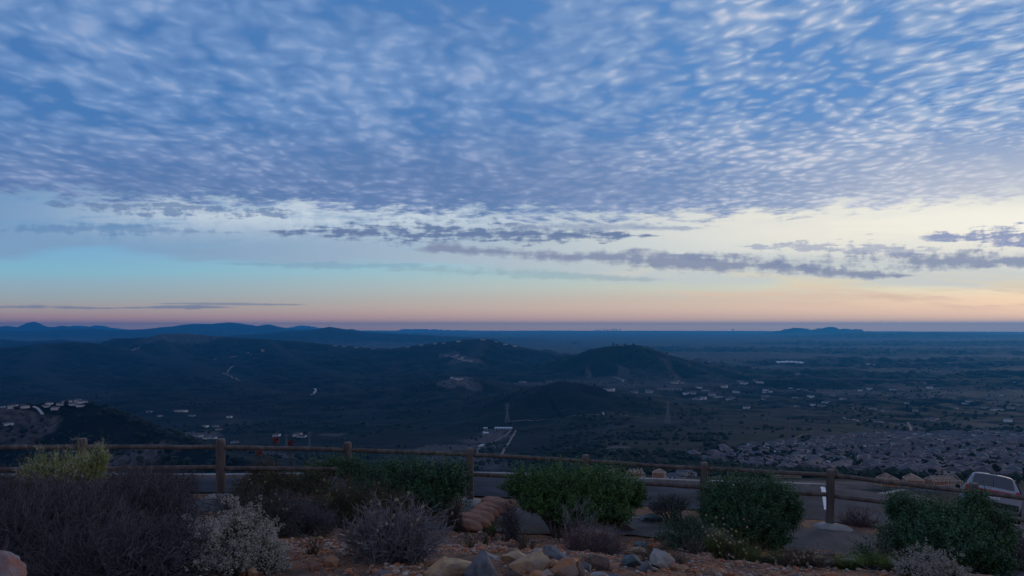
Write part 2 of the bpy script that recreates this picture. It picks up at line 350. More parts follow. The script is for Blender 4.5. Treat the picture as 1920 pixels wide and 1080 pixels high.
def far(x, y):
    x = np.asarray(x, float); y = np.asarray(y, float)
    r = np.hypot(x, y) + 1e-6; az = np.degrees(np.arctan2(x, y))
    lr_ = np.log(r)
    yr_ = np.maximum(y, 0.5 * r); bl_ = ss(150, 400, r) * (1 - ss(6000, 9000, r)); lry = np.log(yr_ * bl_ + r * (1 - bl_))
    zr = np.interp(lry, np.log([q[0] for q in prof_R]), [q[1] for q in prof_R]); zl = np.interp(lr_, np.log([q[0] for q in prof_L]), [q[1] for q in prof_L])
    wgt = ss(-1.0, 9.0, az)
    base = zl + (zr - zl) * wgt
    amp = np.clip((r - 60) * 0.012, 0, 16) * ss(60, 200, r) + np.clip((r - 1800) * 0.006, 0, 14)
    sub = ss(8, 13, az) * ss(380, 480, r) * (1 - ss(1650, 1950, r))       # the graded suburb is smooth
    base = base + amp * (1 - 0.75 * sub) * fbm(x / 900 + 3.1, y / 900, 4)
    n1 = fbm(x / 1000 + 9.3, y / 1000 + 2.7, 3); rg = ridged(x / 800 + 1.7, y / 800 + 4.4, 4)
    best = np.full(x.shape, -1e9); near_c = np.zeros(x.shape)
    for P, w, e in _ridges:
        c = P.mean(0); rad = np.abs(P[:, :2] - c[:2]).max() * 1.5 + w * 3.2
        m = (np.abs(x - c[0]) < rad) & (np.abs(y - c[1]) < rad)
        if not m.any(): continue
        xs, ys, bs = x[m], y[m], base[m]
        bd = np.full(xs.shape, 1e18); bz = np.zeros(xs.shape)
        for i in range(len(P) - 1):
            a, b = P[i], P[i + 1]; ux, uy = b[0] - a[0], b[1] - a[1]; L2 = ux * ux + uy * uy
            q = np.clip(((xs - a[0]) * ux + (ys - a[1]) * uy) / L2, 0, 1)
            d = (xs - a[0] - q * ux) ** 2 + (ys - a[1] - q * uy) ** 2; zz = a[2] + q * (b[2] - a[2])
            u = d < bd; bd = np.where(u, d, bd); bz = np.where(u, zz, bz)
        d = np.sqrt(bd); s = w / 620.0
        tt = d / w; far_f = ss(0.12, 0.9, tt)
        tt = tt * (1 + far_f * (0.55 * n1[m] + 0.9 * (0.72 - rg[m])))
        tt = np.clip(tt, 0, None)
        g = np.exp(-1.15 * (tt ** 1.6 + 0.16 * tt) / (0.3 + tt ** 0.45))
        h = bs + np.maximum(bz - bs, 0) * g
        best[m] = np.maximum(best[m], h); near_c[m] = np.maximum(near_c[m], g)
    k = 9.0
    h = np.where(best > -1e8, base + np.log1p(np.exp(np.clip((best - base) / k, -30, 30))) * k - k * 0.69 * (1 - ss(0.02, 0.3, near_c)), base)
    h = np.where(best - base > 12, best, h)
    flank = ss(0.02, 0.3, near_c) * (1 - ss(0.78, 0.98, near_c))
    h = h + flank * (ridged(x / 330, y / 330, 4) - 0.72) * np.clip((r - 1500) * 0.020, 8, 110)
    global HILLNESS
    HILLNESS = near_c
    h = h + (1 - 0.8 * sub) * fbm(x / 70, y / 70, 3) * np.clip((r - 300) * 0.0012, 0, 3.2)
    return h

def terrain_h(x, y):
    x = np.asarray(x, float); y = np.asarray(y, float)
    r = np.hypot(x, y)
    f = far(x, y)
    b = ss(54, 88, r)
    n = np.where(r < 90, tps(np.clip(x, -80, 80), np.clip(y, -80, 80)), 0)
    return n * (1 - b) + f * b

def hits(pts, r0=60, r1=60000):
    """photo points (px, py) -> world points where those view rays meet the terrain"""
    rr = np.exp(np.linspace(math.log(r0), math.log(r1), 1600))
    out = []
    for px, py in pts:
        h = terrain_h(PX(px) * rr, rr); ok = np.nonzero(h >= PY(py) * rr)[0]
        Y = rr[ok[0]] if len(ok) else r1
        if len(ok) and ok[0] > 0:
            a, b = rr[ok[0] - 1], rr[ok[0]]
            q = np.linspace(a, b, 24); hh = terrain_h(PX(px) * q, q); o2 = np.nonzero(hh >= PY(py) * q)[0]
            if len(o2): Y = q[o2[0]]
        out.append((PX(px) * Y, Y, float(terrain_h(np.array([PX(px) * Y]), np.array([Y]))[0])))
    return out

# ------------------------------------------------------------------ object and mesh helpers
def tag(o, label=None, cat=None, group=None, kind=None):
    if label: o['label'] = label
    if cat: o['category'] = cat
    if group: o['group'] = group
    if kind: o['kind'] = kind
    return o

def link(name, me, mats=None, parent=None, loc=(0, 0, 0), rz=0.0):
    o = bpy.data.objects.new(name, me); COL.objects.link(o)
    if mats is not None and me is not None and not me.materials:
        for m in (mats if isinstance(mats, (list, tuple)) else [mats]): me.materials.append(m)
    if parent is not None: o.parent = parent
    o.location = loc; o.rotation_euler = (0, 0, rz)
    return o

def empty(name, label, cat, loc=(0, 0, 0), rz=0.0, group=None):
    o = bpy.data.objects.new(name, None); COL.objects.link(o); o.empty_display_size = 0.2
    o.location = loc; o.rotation_euler = (0, 0, rz)
    return tag(o, label, cat, group)

def mesh_np(name, V_, quads=None, tris=None, smooth=False, tint=None, mat_idx=None):
    """fast mesh from numpy arrays; tint is a per-vertex value stored as a point attribute"""
    me = bpy.data.meshes.new(name); V_ = np.asarray(V_, np.float32).reshape(-1, 3)
    nq = 0 if quads is None else len(quads); nt = 0 if tris is None else len(tris)
    me.vertices.add(len(V_)); me.vertices.foreach_set('co', V_.ravel())
    idx = []; starts = []; tot = []
    if nq: idx.append(np.asarray(quads, np.int32).ravel()); tot.append(np.full(nq, 4))
    if nt: idx.append(np.asarray(tris, np.int32).ravel()); tot.append(np.full(nt, 3))
    idx = np.concatenate(idx); tot = np.concatenate(tot).astype(np.int32); starts = np.concatenate([[0], np.cumsum(tot)[:-1]]).astype(np.int32)
    me.loops.add(len(idx)); me.loops.foreach_set('vertex_index', idx)
    me.polygons.add(nq + nt); me.polygons.foreach_set('loop_start', starts); me.polygons.foreach_set('loop_total', tot)
    if mat_idx is not None: me.polygons.foreach_set('material_index', np.asarray(mat_idx, np.int32))
    me.update(calc_edges=True); me.validate()
    me.polygons.foreach_set('use_smooth', np.full(len(me.polygons), bool(smooth)))
    if tint is not None:
        for k, v in (tint.items() if isinstance(tint, dict) else [('tint', tint)]):
            at = me.attributes.new(k, 'FLOAT', 'POINT'); at.data.foreach_set('value', np.asarray(v, np.float32))
    return me

def grid_faces(nr, nc, wrap=False, off=0):
    i = np.arange(nr - 1)[:, None]; j = np.arange(nc if wrap else nc - 1)[None, :]; j2 = (j + 1) % nc
    a = i * nc + j; b = i * nc + j2; c = (i + 1) * nc + j2; d = (i + 1) * nc + j
    return np.stack([a, d, c, b], -1).reshape(-1, 4) + off

class MB:
    """collects simple solids into ONE mesh"""
    def __init__(s): s.v = []; s.f = []; s.mi = []; s.n = 0
    def add(s, verts, faces, mi=0):
        s.v.extend([tuple(q) for q in verts]); s.f.extend([tuple(i + s.n for i in f) for f in faces]); s.mi.extend([mi] * len(faces)); s.n += len(verts)
        return s
    def box(s, c, size, rz=0.0, mi=0):
        hx, hy, hz = size[0] / 2, size[1] / 2, size[2] / 2; cs, sn = math.cos(rz), math.sin(rz); vs = []
        for dz_ in (-hz, hz):
            for a, b in ((-hx, -hy), (hx, -hy), (hx, hy), (-hx, hy)): vs.append((c[0] + a * cs - b * sn, c[1] + a * sn + b * cs, c[2] + dz_))
        return s.add(vs, [(0, 3, 2, 1), (4, 5, 6, 7), (0, 1, 5, 4), (1, 2, 6, 5), (2, 3, 7, 6), (3, 0, 4, 7)], mi)
    def bar(s, a, b, r, sides=6, mi=0, r2=None):
        a, b = Vector(a), Vector(b); d = (b - a).normalized(); u = d.orthogonal().normalized(); w = d.cross(u); r2 = r if r2 is None else r2; vs = []
        for q, rr in ((a, r), (b, r2)):
            for k in range(sides):
                t_ = 2 * math.pi * (k + 0.5) / sides; vs.append(q + (u * math.cos(t_) + w * math.sin(t_)) * rr)
        fs = [(k, (k + 1) % sides, sides + (k + 1) % sides, sides + k) for k in range(sides)] + [tuple(range(sides))[::-1], tuple(range(sides, 2 * sides))]
        return s.add(vs, fs, mi)
    def build(s, name, mats, parent=None, smooth=False, loc=(0, 0, 0), rz=0.0):
        me = bpy.data.meshes.new(name); me.from_pydata([tuple(q) for q in s.v], [], s.f); me.update()
        me.polygons.foreach_set('material_index', s.mi); me.polygons.foreach_set('use_smooth', [smooth] * len(s.f))
        return link(name, me, mats, parent, loc, rz)

MATS = {}
def mat(name, c1, c2=None, scale=5.0, rough=0.8, detail=4.0, bump=0.0, bscale=None, attr=None, c3=None, spec=0.3, metallic=0.0, coords='Object', stretch=(1, 1, 1), lo=0.35, hi=0.65, trans=0.0):
    """one procedural material: noise between c1 and c2, an optional per-vertex tint towards c3, an optional bump"""
    if name in MATS: return MATS[name]
    m = bpy.data.materials.new(name); m.use_nodes = True; nt = m.node_tree; nt.nodes.clear(); S.tree = nt
    out = nt.nodes.new('ShaderNodeOutputMaterial'); bs = nt.nodes.new('ShaderNodeBsdfPrincipled'); nt.links.new(bs.outputs[0], out.inputs[0])
    bs.inputs['Roughness'].default_value = rough; bs.inputs['Specular IOR Level'].default_value = spec; bs.inputs['Metallic'].default_value = metallic
    tc_ = nt.nodes.new('ShaderNodeTexCoord'); mp = nt.nodes.new('ShaderNodeMapping'); nt.links.new(tc_.outputs[coords], mp.inputs[0]); mp.inputs['Scale'].default_value = stretch
    v = S(mp.outputs[0])
    global NOISE_DIM
    NOISE_DIM = '3D'
    col = None
    if c2 is not None:
        n = noise(v, scale, detail, 0.6)
        col = mix(sstep(n, lo, hi), tuple(c1), tuple(c2))
    if attr:
        at = nt.nodes.new('ShaderNodeAttribute'); at.attribute_name = attr
        col = mix(S(at.outputs['Fac']), col if col is not None else tuple(c1), tuple(c3))
    if col is not None: nt.links.new(col.s, bs.inputs['Base Color'])
    else: bs.inputs['Base Color'].default_value = (*c1, 1)
    if bump:
        n2 = noise(v, bscale or scale * 3, 3.0, 0.6); b = nt.nodes.new('ShaderNodeBump'); b.inputs['Strength'].default_value = 1.0; b.inputs['Distance'].default_value = bump
        nt.links.new(n2.s, b.inputs['Height']); nt.links.new(b.outputs[0], bs.inputs['Normal'])
    NOISE_DIM = '2D'
    MATS[name] = m
    return m

# ------------------------------------------------------------------ ground cover masks (ground colours with painted relief and haze contrast, by world place)
# photo point, half sizes (m) of bare, built-over or haze-lightened ground there, strength
SOIL_HAZE = [((70, 797), 45, 16, 0.9), ((20, 778), 60, 14, 0.9), ((10, 812), 50, 14, 0.8), ((200, 772), 40, 9, 0.6), ((150, 779), 50, 6, 0.5), ((250, 858), 70, 22, 0.9), ((235, 808), 22, 8, 0.6), ((370, 815), 60, 40, 1.0), ((385, 818), 50, 30, 0.8),
        ((560, 858), 110, 22, 0.7), ((480, 860), 50, 18, 0.6), ((620, 815), 40, 30, 0.7), ((445, 690), 160, 60, 0.3), ((855, 713), 90, 70, 1.0), ((880, 720), 60, 50, 0.8), ((850, 720), 60, 40, 0.8),
        ((930, 815), 50, 60, 0.9), ((900, 825), 60, 40, 0.8), ((850, 840), 120, 40, 0.8), ((880, 865), 120, 60, 0.7), ((870, 675), 160, 60, 0.8), ((840, 668), 90, 60, 0.9), ((900, 680), 120, 40, 0.6), ((760, 650), 200, 60, 0.5),
        ((1150, 838), 30, 16, 0.9), ((1180, 845), 30, 12, 0.9), ((700, 722), 300, 130, 0.32), ((560, 738), 260, 100, 0.28), ((1100, 722), 200, 90, 0.6), ((1250, 722), 240, 90, 0.6), ((1400, 728), 240, 90, 0.55), ((1150, 708), 120, 90, 0.55), ((1170, 700), 40, 60, 0.7), ((1105, 705), 20, 60, 0.8), ((1250, 728), 200, 70, 0.5), ((1330, 720), 140, 50, 0.5), ((1320, 715), 90, 40, 0.6),  # wide faint patches lighten land behind ridges, painted in place of valley haze
        ((1590, 812), 120, 50, 0.45), ((1710, 800), 22, 60, 1.0), ((1850, 797), 60, 40, 0.7), ((1760, 790), 90, 40, 0.4), ((1480, 740), 150, 60, 0.4), ((1700, 725), 160, 60, 0.45), ((1440, 735), 80, 40, 0.5), ((1830, 775), 60, 30, 0.6),
        ((1600, 772), 50, 20, 0.6), ((1500, 760), 90, 30, 0.5), ((1210, 900), 60, 16, 1.0), ((1300, 905), 60, 14, 1.0), ((1400, 906), 60, 12, 1.0), ((1500, 905), 60, 12, 1.0), ((1600, 908), 60, 12, 1.0), ((1700, 912), 60, 12, 1.0), ((1780, 915), 50, 12, 1.0),
        ((330, 628), 500, 200, 0.5), ((340, 634), 400, 200, 0.7), ((400, 636), 300, 150, 0.5), ((255, 655), 120, 60, 0.5), ((500, 700), 80, 40, 0.4), ((530, 738), 90, 30, 0.4), ((1350, 650), 400, 200, 0.3), ((310, 692), 90, 60, 0.4)]
soil_haze_at = [(h, a, b, s) for (q, a, b, s), h in zip(SOIL_HAZE, hits([q[0] for q in SOIL_HAZE]))]

def cover_relief(x, y):
    nz = fbm(x / 55, y / 55, 4); nz2 = fbm(x / 16 + 5, y / 16, 3)
    c = np.zeros(x.shape)
    hl0 = ss(0.10, 0.45, HILLNESS) if HILLNESS.shape == x.shape else np.zeros(x.shape)
    for (hx, hy, _), a, b, s in soil_haze_at:
        m = (np.abs(x - hx) < a * 2.4) & (np.abs(y - hy) < b * 6)
        if not m.any(): continue
        d = np.sqrt(((x[m] - hx) / a) ** 2 + ((y[m] - hy) / (b * 2.0)) ** 2)
        k = ss(0.0, 1.0, (1.15 - (d + nz[m] * 0.55 + nz2[m] * 0.25)) / 0.4)
        c[m] = np.maximum(c[m], s * k * (1 - hl0[m] * (0.85 if s < 0.65 else 0.0)))
    patch = ss(0.18, 0.52, fbm(x / 420 + 7, y / 420 + 3, 4)) * 0.35
    specks = ss(0.24, 0.50, nz2 + 0.5 * fbm(x / 300, y / 300, 2)) * 0.8
    r = np.hypot(x, y)
    right_v = ss(2, 14, np.degrees(np.arctan2(x, y))) * ss(2400, 3200, r)
    hl = ss(0.05, 0.4, HILLNESS) if HILLNESS.shape == x.shape else 0.0
    plain = (1 - hl) * ss(2300, 4400, r) * (0.60 + 0.6 * np.clip(nz, -0.5, 0.6))  # pale rural land, lightened further in place of valley haze
    spur_shade = ss(0.78, 0.97, ridged(x / 330, y / 330, 4)) * 0.20 + ss(0.0, 0.6, fbm(x / 130, y / 130, 4)) * 0.10  # lighter spur crests: relief shading painted into the ground colour
    patch = np.maximum(patch * (1 - 0.85 * hl), np.maximum(plain, spur_shade))
    return np.clip(np.maximum(c, np.maximum(patch, specks * (0.15 + 0.85 * right_v) * (1 - 0.8 * hl))), 0, 1)

def build_terrain():
    az = np.concatenate([np.linspace(-40, 40, 1060), np.linspace(40, 320, 150)[1:-1]]) * math.pi / 180
    rr = [50.0]
    while rr[-1] < 47500:
        q = 1.010 if rr[-1] < 900 else (1.0062 if rr[-1] < 8000 else (1.013 if rr[-1] < 20000 else 1.02)); rr.append(rr[-1] * q)
    rr = np.array(rr)
    x = rr[:, None] * np.sin(az)[None, :]; y = rr[:, None] * np.cos(az)[None, :]
    h = terrain_h(x.ravel(), y.ravel()) - 0.05
    cv = cover_relief(x.ravel(), y.ravel())
    me = mesh_np('terrain', np.stack([x.ravel(), y.ravel(), h], 1), quads=grid_faces(len(rr), len(az), wrap=True), smooth=True, tint={'cover_relief': cv})
    m = bpy.data.materials.new('chaparral_hills'); m.use_nodes = True; nt = m.node_tree; nt.nodes.clear(); S.tree = nt
    out = nt.nodes.new('ShaderNodeOutputMaterial'); bs = nt.nodes.new('ShaderNodeBsdfPrincipled'); nt.links.new(bs.outputs[0], out.inputs[0])
    bs.inputs['Roughness'].default_value = 0.95; bs.inputs['Specular IOR Level'].default_value = 0.1
    tc_ = nt.nodes.new('ShaderNodeTexCoord'); v = S(tc_.outputs['Object'])
    n1 = noise(v, 1 / 260.0, 5.0, 0.6); n2 = noise(v, 1 / 14.0, 3.0, 0.65)
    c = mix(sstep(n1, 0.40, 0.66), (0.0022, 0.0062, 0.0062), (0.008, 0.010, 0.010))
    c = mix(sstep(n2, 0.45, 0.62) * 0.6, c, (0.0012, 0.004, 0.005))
    at = nt.nodes.new('ShaderNodeAttribute'); at.attribute_name = 'cover_relief'
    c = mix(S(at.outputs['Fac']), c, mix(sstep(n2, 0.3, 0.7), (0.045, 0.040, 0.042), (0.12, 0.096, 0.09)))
    nt.links.new(c.s, bs.inputs['Base Color'])
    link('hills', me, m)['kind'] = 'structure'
build_terrain()

# the air: one closed box round everything, sky outside it
hb = MB(); hb.box((0, 0, -290), (97000, 97000, 970))
hz_o = hb.build('haze', None); hz_o['kind'] = 'stuff'
hm = bpy.data.materials.new('evening_air'); hm.use_nodes = True; nt = hm.node_tree; nt.nodes.clear()
out = nt.nodes.new('ShaderNodeOutputMaterial'); pv = nt.nodes.new('ShaderNodeVolumePrincipled'); nt.links.new(pv.outputs[0], out.inputs['Volume'])
pv.inputs['Color'].default_value = (0.07, 0.50, 1.0, 1); pv.inputs['Density'].default_value = 4.0e-5; pv.inputs['Anisotropy'].default_value = 0.42
hz_o.data.materials.append(hm)

# ------------------------------------------------------------------ near ground, path, parking lot
def poly_eval(pts, n):
    """points (x, y) along a polyline, n equally spaced"""
    P = np.array([(p_[0], p_[1]) for p_ in pts]); d = np.concatenate([[0], np.cumsum(np.hypot(*np.diff(P, axis=0).T))]); s = np.linspace(0, d[-1], n)
    return np.stack([np.interp(s, d, P[:, 0]), np.interp(s, d, P[:, 1])], 1)

fence_xy = [(a, b) for a, b, _ in post_pos]
def off_fence(px, dy): # a point dy metres nearer than the fence at photo column px
    Y = np.interp(px, [q[0] for q in POSTS], [q[2] for q in POSTS]) - dy; return (PX(px) * Y, Y)
cols = [-390, -200, 0, 153, 414, 653, 881, 1098, 1320, 1557, 1826, 2140]
path_far = [off_fence(c, 0.28) for c in cols]; path_near = [off_fence(c, 2.35 + 0.25 * math.sin(c / 130.0)) for c in cols]
path_far_in = [off_fence(c, 0.5) for c in cols]; path_near_in = [off_fence(c, 1.95 + 0.25 * math.sin(c / 130.0)) for c in cols]
lot_near = [off_fence(c, -0.75) for c in cols if c >= -390]
lot_far = [(k[0], k[1]) for k in KERB]

def strip_sheet(name, a, b, m, lift, nu=160, nv=24, wob=0.0, tintf=None):
    A, B = poly_eval(a, nu), poly_eval(b, nu); q = np.linspace(0, 1, nv)
    if wob:
        B = B + wob * fbm(B[:, :1] * 0.9, B[:, 1:] * 0.9, 3)
    x = A[:, None, 0] * (1 - q) + B[:, None, 0] * q; y = A[:, None, 1] * (1 - q) + B[:, None, 1] * q
    z = tps(x, y) + lift
    f = grid_faces(nu, nv)
    me = mesh_np(name, np.stack([x, y, z], -1).reshape(-1, 3), quads=f, smooth=True)
    me.update(); 
    o = link(name, me, m); o['kind'] = 'structure'
    return o

def inside_strip(x, y, a, b, grow=0.0):
    A, B = poly_eval(a, 60), poly_eval(b, 60); P = np.concatenate([A, B[::-1]])
    ins = np.zeros(x.shape, bool); j = len(P) - 1
    for i in range(len(P)):
        c = ((P[i, 1] > y) != (P[j, 1] > y)) & (x < (P[j, 0] - P[i, 0]) * (y - P[i, 1]) / (P[j, 1] - P[i, 1] + 1e-12) + P[i, 0]); ins ^= c; j = i
    return ins

def near_z(x, y):
    x = np.asarray(x, float); y = np.asarray(y, float)
    z = tps(x, y); s = inside_strip(x, y, path_far_in, path_near_in) | inside_strip(x, y, lot_near, lot_far)
    bump = 0.045 * fbm(x * 1.1, y * 1.1, 4) + 0.018 * fbm(x * 7, y * 7, 3)
    return z + np.where(s, -0.03, bump * (np.hypot(x, y) < 54) )

def build_ground():
    az = np.concatenate([np.linspace(-48, 48, 520), np.linspace(48, 312, 90)[1:-1]]) * math.pi / 180
    rr = [0.25]
    while rr[-1] < 54.0: rr.append(rr[-1] * (1.05 if rr[-1] < 2.5 else 1.0085))
    rr = np.array(rr)
    x = rr[:, None] * np.sin(az)[None, :]; y = rr[:, None] * np.cos(az)[None, :]
    z = near_z(x, y)
    fx = np.append(np.stack([x.ravel(), y.ravel(), z.ravel()], 1), [[0, 0, float(near_z(np.array([0.0]), np.array([0.01]))[0])]], 0)
    n = len(az); tr = np.array([(i, len(fx) - 1, (i + 1) % n) for i in range(n)])[:, ::-1]
    m = mat('bed_soil', (0.27, 0.13, 0.07), (0.10, 0.06, 0.04), 3.0, 0.95, 5, bump=0.03, bscale=30)
    me = mesh_np('ground', fx, quads=grid_faces(len(rr), n, wrap=True), tris=tr, smooth=True)
    link('ground', me, m)['kind'] = 'structure'
build_ground()
strip_sheet('path', path_far, path_near, mat('path_concrete', (0.115, 0.105, 0.10), (0.08, 0.072, 0.07), 1.6, 0.9, 5, bump=0.006, bscale=60, spec=0.12), 0.014, 200, 24, 0.35)
strip_sheet('parking_lot', lot_near, lot_far, mat('asphalt', (0.056, 0.063, 0.080), (0.026, 0.030, 0.040), 0.9, 0.9, 8, bump=0.006, bscale=70, spec=0.08), 0.012, 220, 40)

def ribbon(name, pts, width, zf, m, lift, thick=0.0, nseg=80, mats=None):
    P = poly_eval(pts, nseg); T = np.gradient(P, axis=0); T /= np.hypot(*T.T)[:, None]; N = np.stack([T[:, 1], -T[:, 0]], 1)
    L, Rr = P + N * width / 2, P - N * width / 2
    zl, zr = zf(L[:, 0], L[:, 1]), zf(Rr[:, 0], Rr[:, 1])
    if thick:
        top = np.maximum(zl, zr) * 0.5 + np.minimum(zl, zr) * 0.5 + thick
        rows = [np.stack([L[:, 0], L[:, 1], zl - 0.1], 1), np.stack([L[:, 0], L[:, 1], top], 1), np.stack([Rr[:, 0], Rr[:, 1], top], 1), np.stack([Rr[:, 0], Rr[:, 1], zr - 0.1], 1)]
    else: rows = [np.stack([L[:, 0], L[:, 1], zl + lift], 1), np.stack([Rr[:, 0], Rr[:, 1], zr + lift], 1)]
    me = mesh_np(name, np.concatenate(rows), quads=grid_faces(len(rows), nseg)[:, ::-1], smooth=not thick)
    return link(name, me, m)
mc = mat('kerb_concrete', (0.30, 0.29, 0.28), (0.20, 0.195, 0.19), 2.5, 0.85, 4)
o = ribbon('kerb', [(k[0], k[1]) for k in KERB], 0.22, tps, mc, 0, 0.17, 140); o['kind'] = 'structure'
white = mat('lane_paint', (0.72, 0.73, 0.75), (0.55, 0.56, 0.58), 8, 0.6)
def zz_lot(x, y): return tps(x, y)
for i, (a, b) in enumerate([((1551, 961, 16.2), (1541, 921, 23.6)), ((1909, 968, 19.0), (1898, 945, 24.5)), ((1388, 940, 15.6), (1376, 915, 21.5))]):
    A, B = (PX(a[0]) * a[2], a[2]), (PX(b[0]) * b[2], b[2])
    o = ribbon('stall_marking', [A, B], 0.13, zz_lot, white, 0.017, 0, 24); o['kind'] = 'structure'

# ------------------------------------------------------------------ fence: round posts, two rails per bay
wood = mat('weathered_wood', (0.17, 0.135, 0.118), (0.085, 0.068, 0.064), 9, 0.85, 5, bump=0.006, bscale=40, stretch=(1, 1, 0.12), attr='tint', c3=(0.28, 0.205, 0.155))
def tubes(P, Rd, sides=5, cap=False):
    """P (N,K,3) centre lines, Rd (N,K) radii -> verts, quads"""
    P = np.asarray(P, float); N, K, _ = P.shape
    T = np.gradient(P, axis=1); T /= np.linalg.norm(T, axis=2, keepdims=True) + 1e-9
    ref = np.where(np.abs(T[..., 2:3]) > 0.9, np.array([1.0, 0, 0]), np.array([0, 0, 1.0]))
    U_ = np.cross(T, ref); U_ /= np.linalg.norm(U_, axis=2, keepdims=True) + 1e-9; V2 = np.cross(T, U_)
    a = np.arange(sides) * 2 * math.pi / sides
    Vt = P[:, :, None, :] + Rd[:, :, None, None] * (U_[:, :, None, :] * np.cos(a)[None, None, :, None] + V2[:, :, None, :] * np.sin(a)[None, None, :, None])
    f = grid_faces(K, sides, wrap=True)[:, ::-1]
    F = (f[None] + (np.arange(N) * K * sides)[:, None, None]).reshape(-1, 4)
    return Vt.reshape(-1, 3), F
def log_mesh(name, a, b, r, seed, knots=0.06, cap=True, n=16, K=30):
    rs = np.random.RandomState(seed); a, b = np.array(a, float), np.array(b, float); q = np.linspace(0, 1, K)[:, None]
    L = np.linalg.norm(b - a); P = a * (1 - q) + b * q + 0.006 * L * np.stack([perlin(q[:, 0] * 2.3 + seed, q[:, 0] * 0 + k) for k in (1.3, 4.1, 7.7)], 1) * (np.sin(q * math.pi))
    Rr = r * (1 + knots * perlin(q[:, 0] * 6 + seed, q[:, 0] * 0 + 0.5)); Rr[0] *= 0.9; Rr[-1] *= 0.9
    Vt, F = tubes(P[None], Rr[None], n)
    ang = np.tile(np.arange(n) / n * 6.283, K); ln = np.repeat(q[:, 0] * L, n)
    Vt = Vt + (Vt - np.repeat(P, n, 0)) * (0.05 * perlin(ang * 1.6 + seed, ln * 1.3)[:, None])
    tint = np.full(len(Vt), 0.0)
    c0, c1 = len(Vt), len(Vt) + 1; Vt = np.concatenate([Vt, [P[0]], [P[-1]]]); tint = np.append(tint, [0.8, 1.0])
    T0 = [(c0, (i + 1) % n, i) for i in range(n)] + [(c1, (K - 1) * n + i, (K - 1) * n + (i + 1) % n) for i in range(n)]
    return mesh_np(name, Vt, quads=F, tris=T0, smooth=True, tint=tint)

RAIL_TOP = [0.155, 0.155, 0.150, 0.150, 0.150, 0.130, 0.125, 0.120, 0.108, 0.160, 0.165]
fence = empty('rail_fence', 'weathered brown wooden fence of round posts with two rails along the path', 'fence', post_pos[5])
fx0 = Vector(post_pos[5])
def rel(p_): return (Vector(p_) - fx0)
lean = {4: (0.055, 0.03), 2: (-0.01, 0.0), 8: (-0.008, 0)}
for i, (x, y, z) in enumerate(post_pos):
    g = float(tps(np.array([x]), np.array([y]))[0]); lx, ly = lean.get(i, (0, 0))
    r_ = 0.085 if i == 2 else (0.082 if i in (3,) else 0.074)
    me = log_mesh('post', rel((x + lx * 1.2, y, min(g, z) - 0.25)), rel((x - lx * 0.3, y, z + POST_H)), r_, 10 + i, 0.05, n=18, K=24)
    link('post', me, wood, fence)
for i in range(len(post_pos) - 1):
    for lev in (0, 1):
        e = []
        for j, s in ((i, 1), (i + 1, -1)):
            x, y, z = post_pos[j]; top = POST_H - RAIL_TOP[j] - (0.0 if lev == 0 else 0.385)
            e.append((x + s * 0.02, y, z + top - (0.012 * s if lev else 0)))
        link('rail', log_mesh('rail', rel(e[0]), rel(e[1]), 0.042, 40 + i * 2 + lev, 0.10, n=12, K=34), wood, fence)
# pale concrete collars where the posts stand
pc = mat('footing_concrete', (0.36, 0.34, 0.31), (0.25, 0.235, 0.215), 7, 0.9, 4, bump=0.01, bscale=18)
where = {3: 'tall post left of the reddish bush', 5: 'post behind the orange sandbags', 8: 'tall post beside the parking lot', 6: 'post behind the wide central hedge', 7: 'post behind the rounded hedge right of centre', 2: 'leftmost visible post', 4: 'leaning post'}
for i in (3, 5, 8):
    x, y, z = post_pos[i]; rs = np.random.RandomState(i); n = 28; V_ = []; F_ = []
    prof = [(0.0, 0.085), (0.10, 0.083), (0.17, 0.065), (0.23, 0.02), (0.27, -0.08)]
    for k, (rad, hh) in enumerate(prof):
        for j in range(n):
            a = 2 * math.pi * j / n; q = rad * (1 + 0.22 * mnoise.noise(Vector((math.cos(a) * 1.2 + i, math.sin(a) * 1.2, 0.3)))) * (1.25 if i != 3 else 1.0)
            xx, yy_ = q * math.cos(a) * 1.15, q * math.sin(a) - 0.04; V_.append((xx, yy_, hh + 0.02 * mnoise.noise(Vector((xx * 9, yy_ * 9, i)))))
    V_ = np.array(V_); zg = tps(x + V_[:, 0], y + V_[:, 1]); V_[:, 2] += zg - z
    me = mesh_np('post_footing', V_, quads=grid_faces(len(prof), n, wrap=True)[:, ::-1], smooth=True)
    tag(link('post_footing', me, pc, None, (x, y, z)), 'pale concrete collar at the foot of the ' + where[i], 'footing', 'concrete footings under the fence posts')

# ------------------------------------------------------------------ rocks
_ico = {}
def ico(sub):
    if sub not in _ico:
        import bmesh
        bm = bmesh.new(); bmesh.ops.create_icosphere(bm, subdivisions=sub, radius=1.0)
        _ico[sub] = (np.array([v.co[:] for v in bm.verts]), np.array([[v.index for v in f.verts] for f in bm.faces])); bm.free()
    return _ico[sub]
def rock_shape(seed, size, sub=4, cuts=9, rough=0.10, cmin=0.50):
    V0, F0 = ico(sub); V_ = V0.copy(); rs = np.random.RandomState(seed)
    for k in range(cuts):
        n = rs.randn(3); n /= np.linalg.norm(n); c = rs.uniform(cmin, 0.85)
        d = np.maximum(0, V_ @ n - c); V_ -= n * (d * 0.96)[:, None]
    nz = np.array([mnoise.fractal(Vector(v) * 2.1 + Vector((seed, 0, 0)), 0.9, 2.0, 4) for v in V_]) if sub > 2 else rs.rand(len(V_)) * 0.2
    V_ *= (1 + rough * nz)[:, None]
    return V_ * np.array(size), F0
def rotz(V_, a, tilt=0.0):
    c, s = math.cos(tilt), math.sin(tilt); V_ = V_ @ np.array([[1, 0, 0], [0, c, s], [0, -s, c]]); c, s = math.cos(a), math.sin(a)
    return V_ @ np.array([[c, s, 0], [-s, c, 0], [0, 0, 1]])
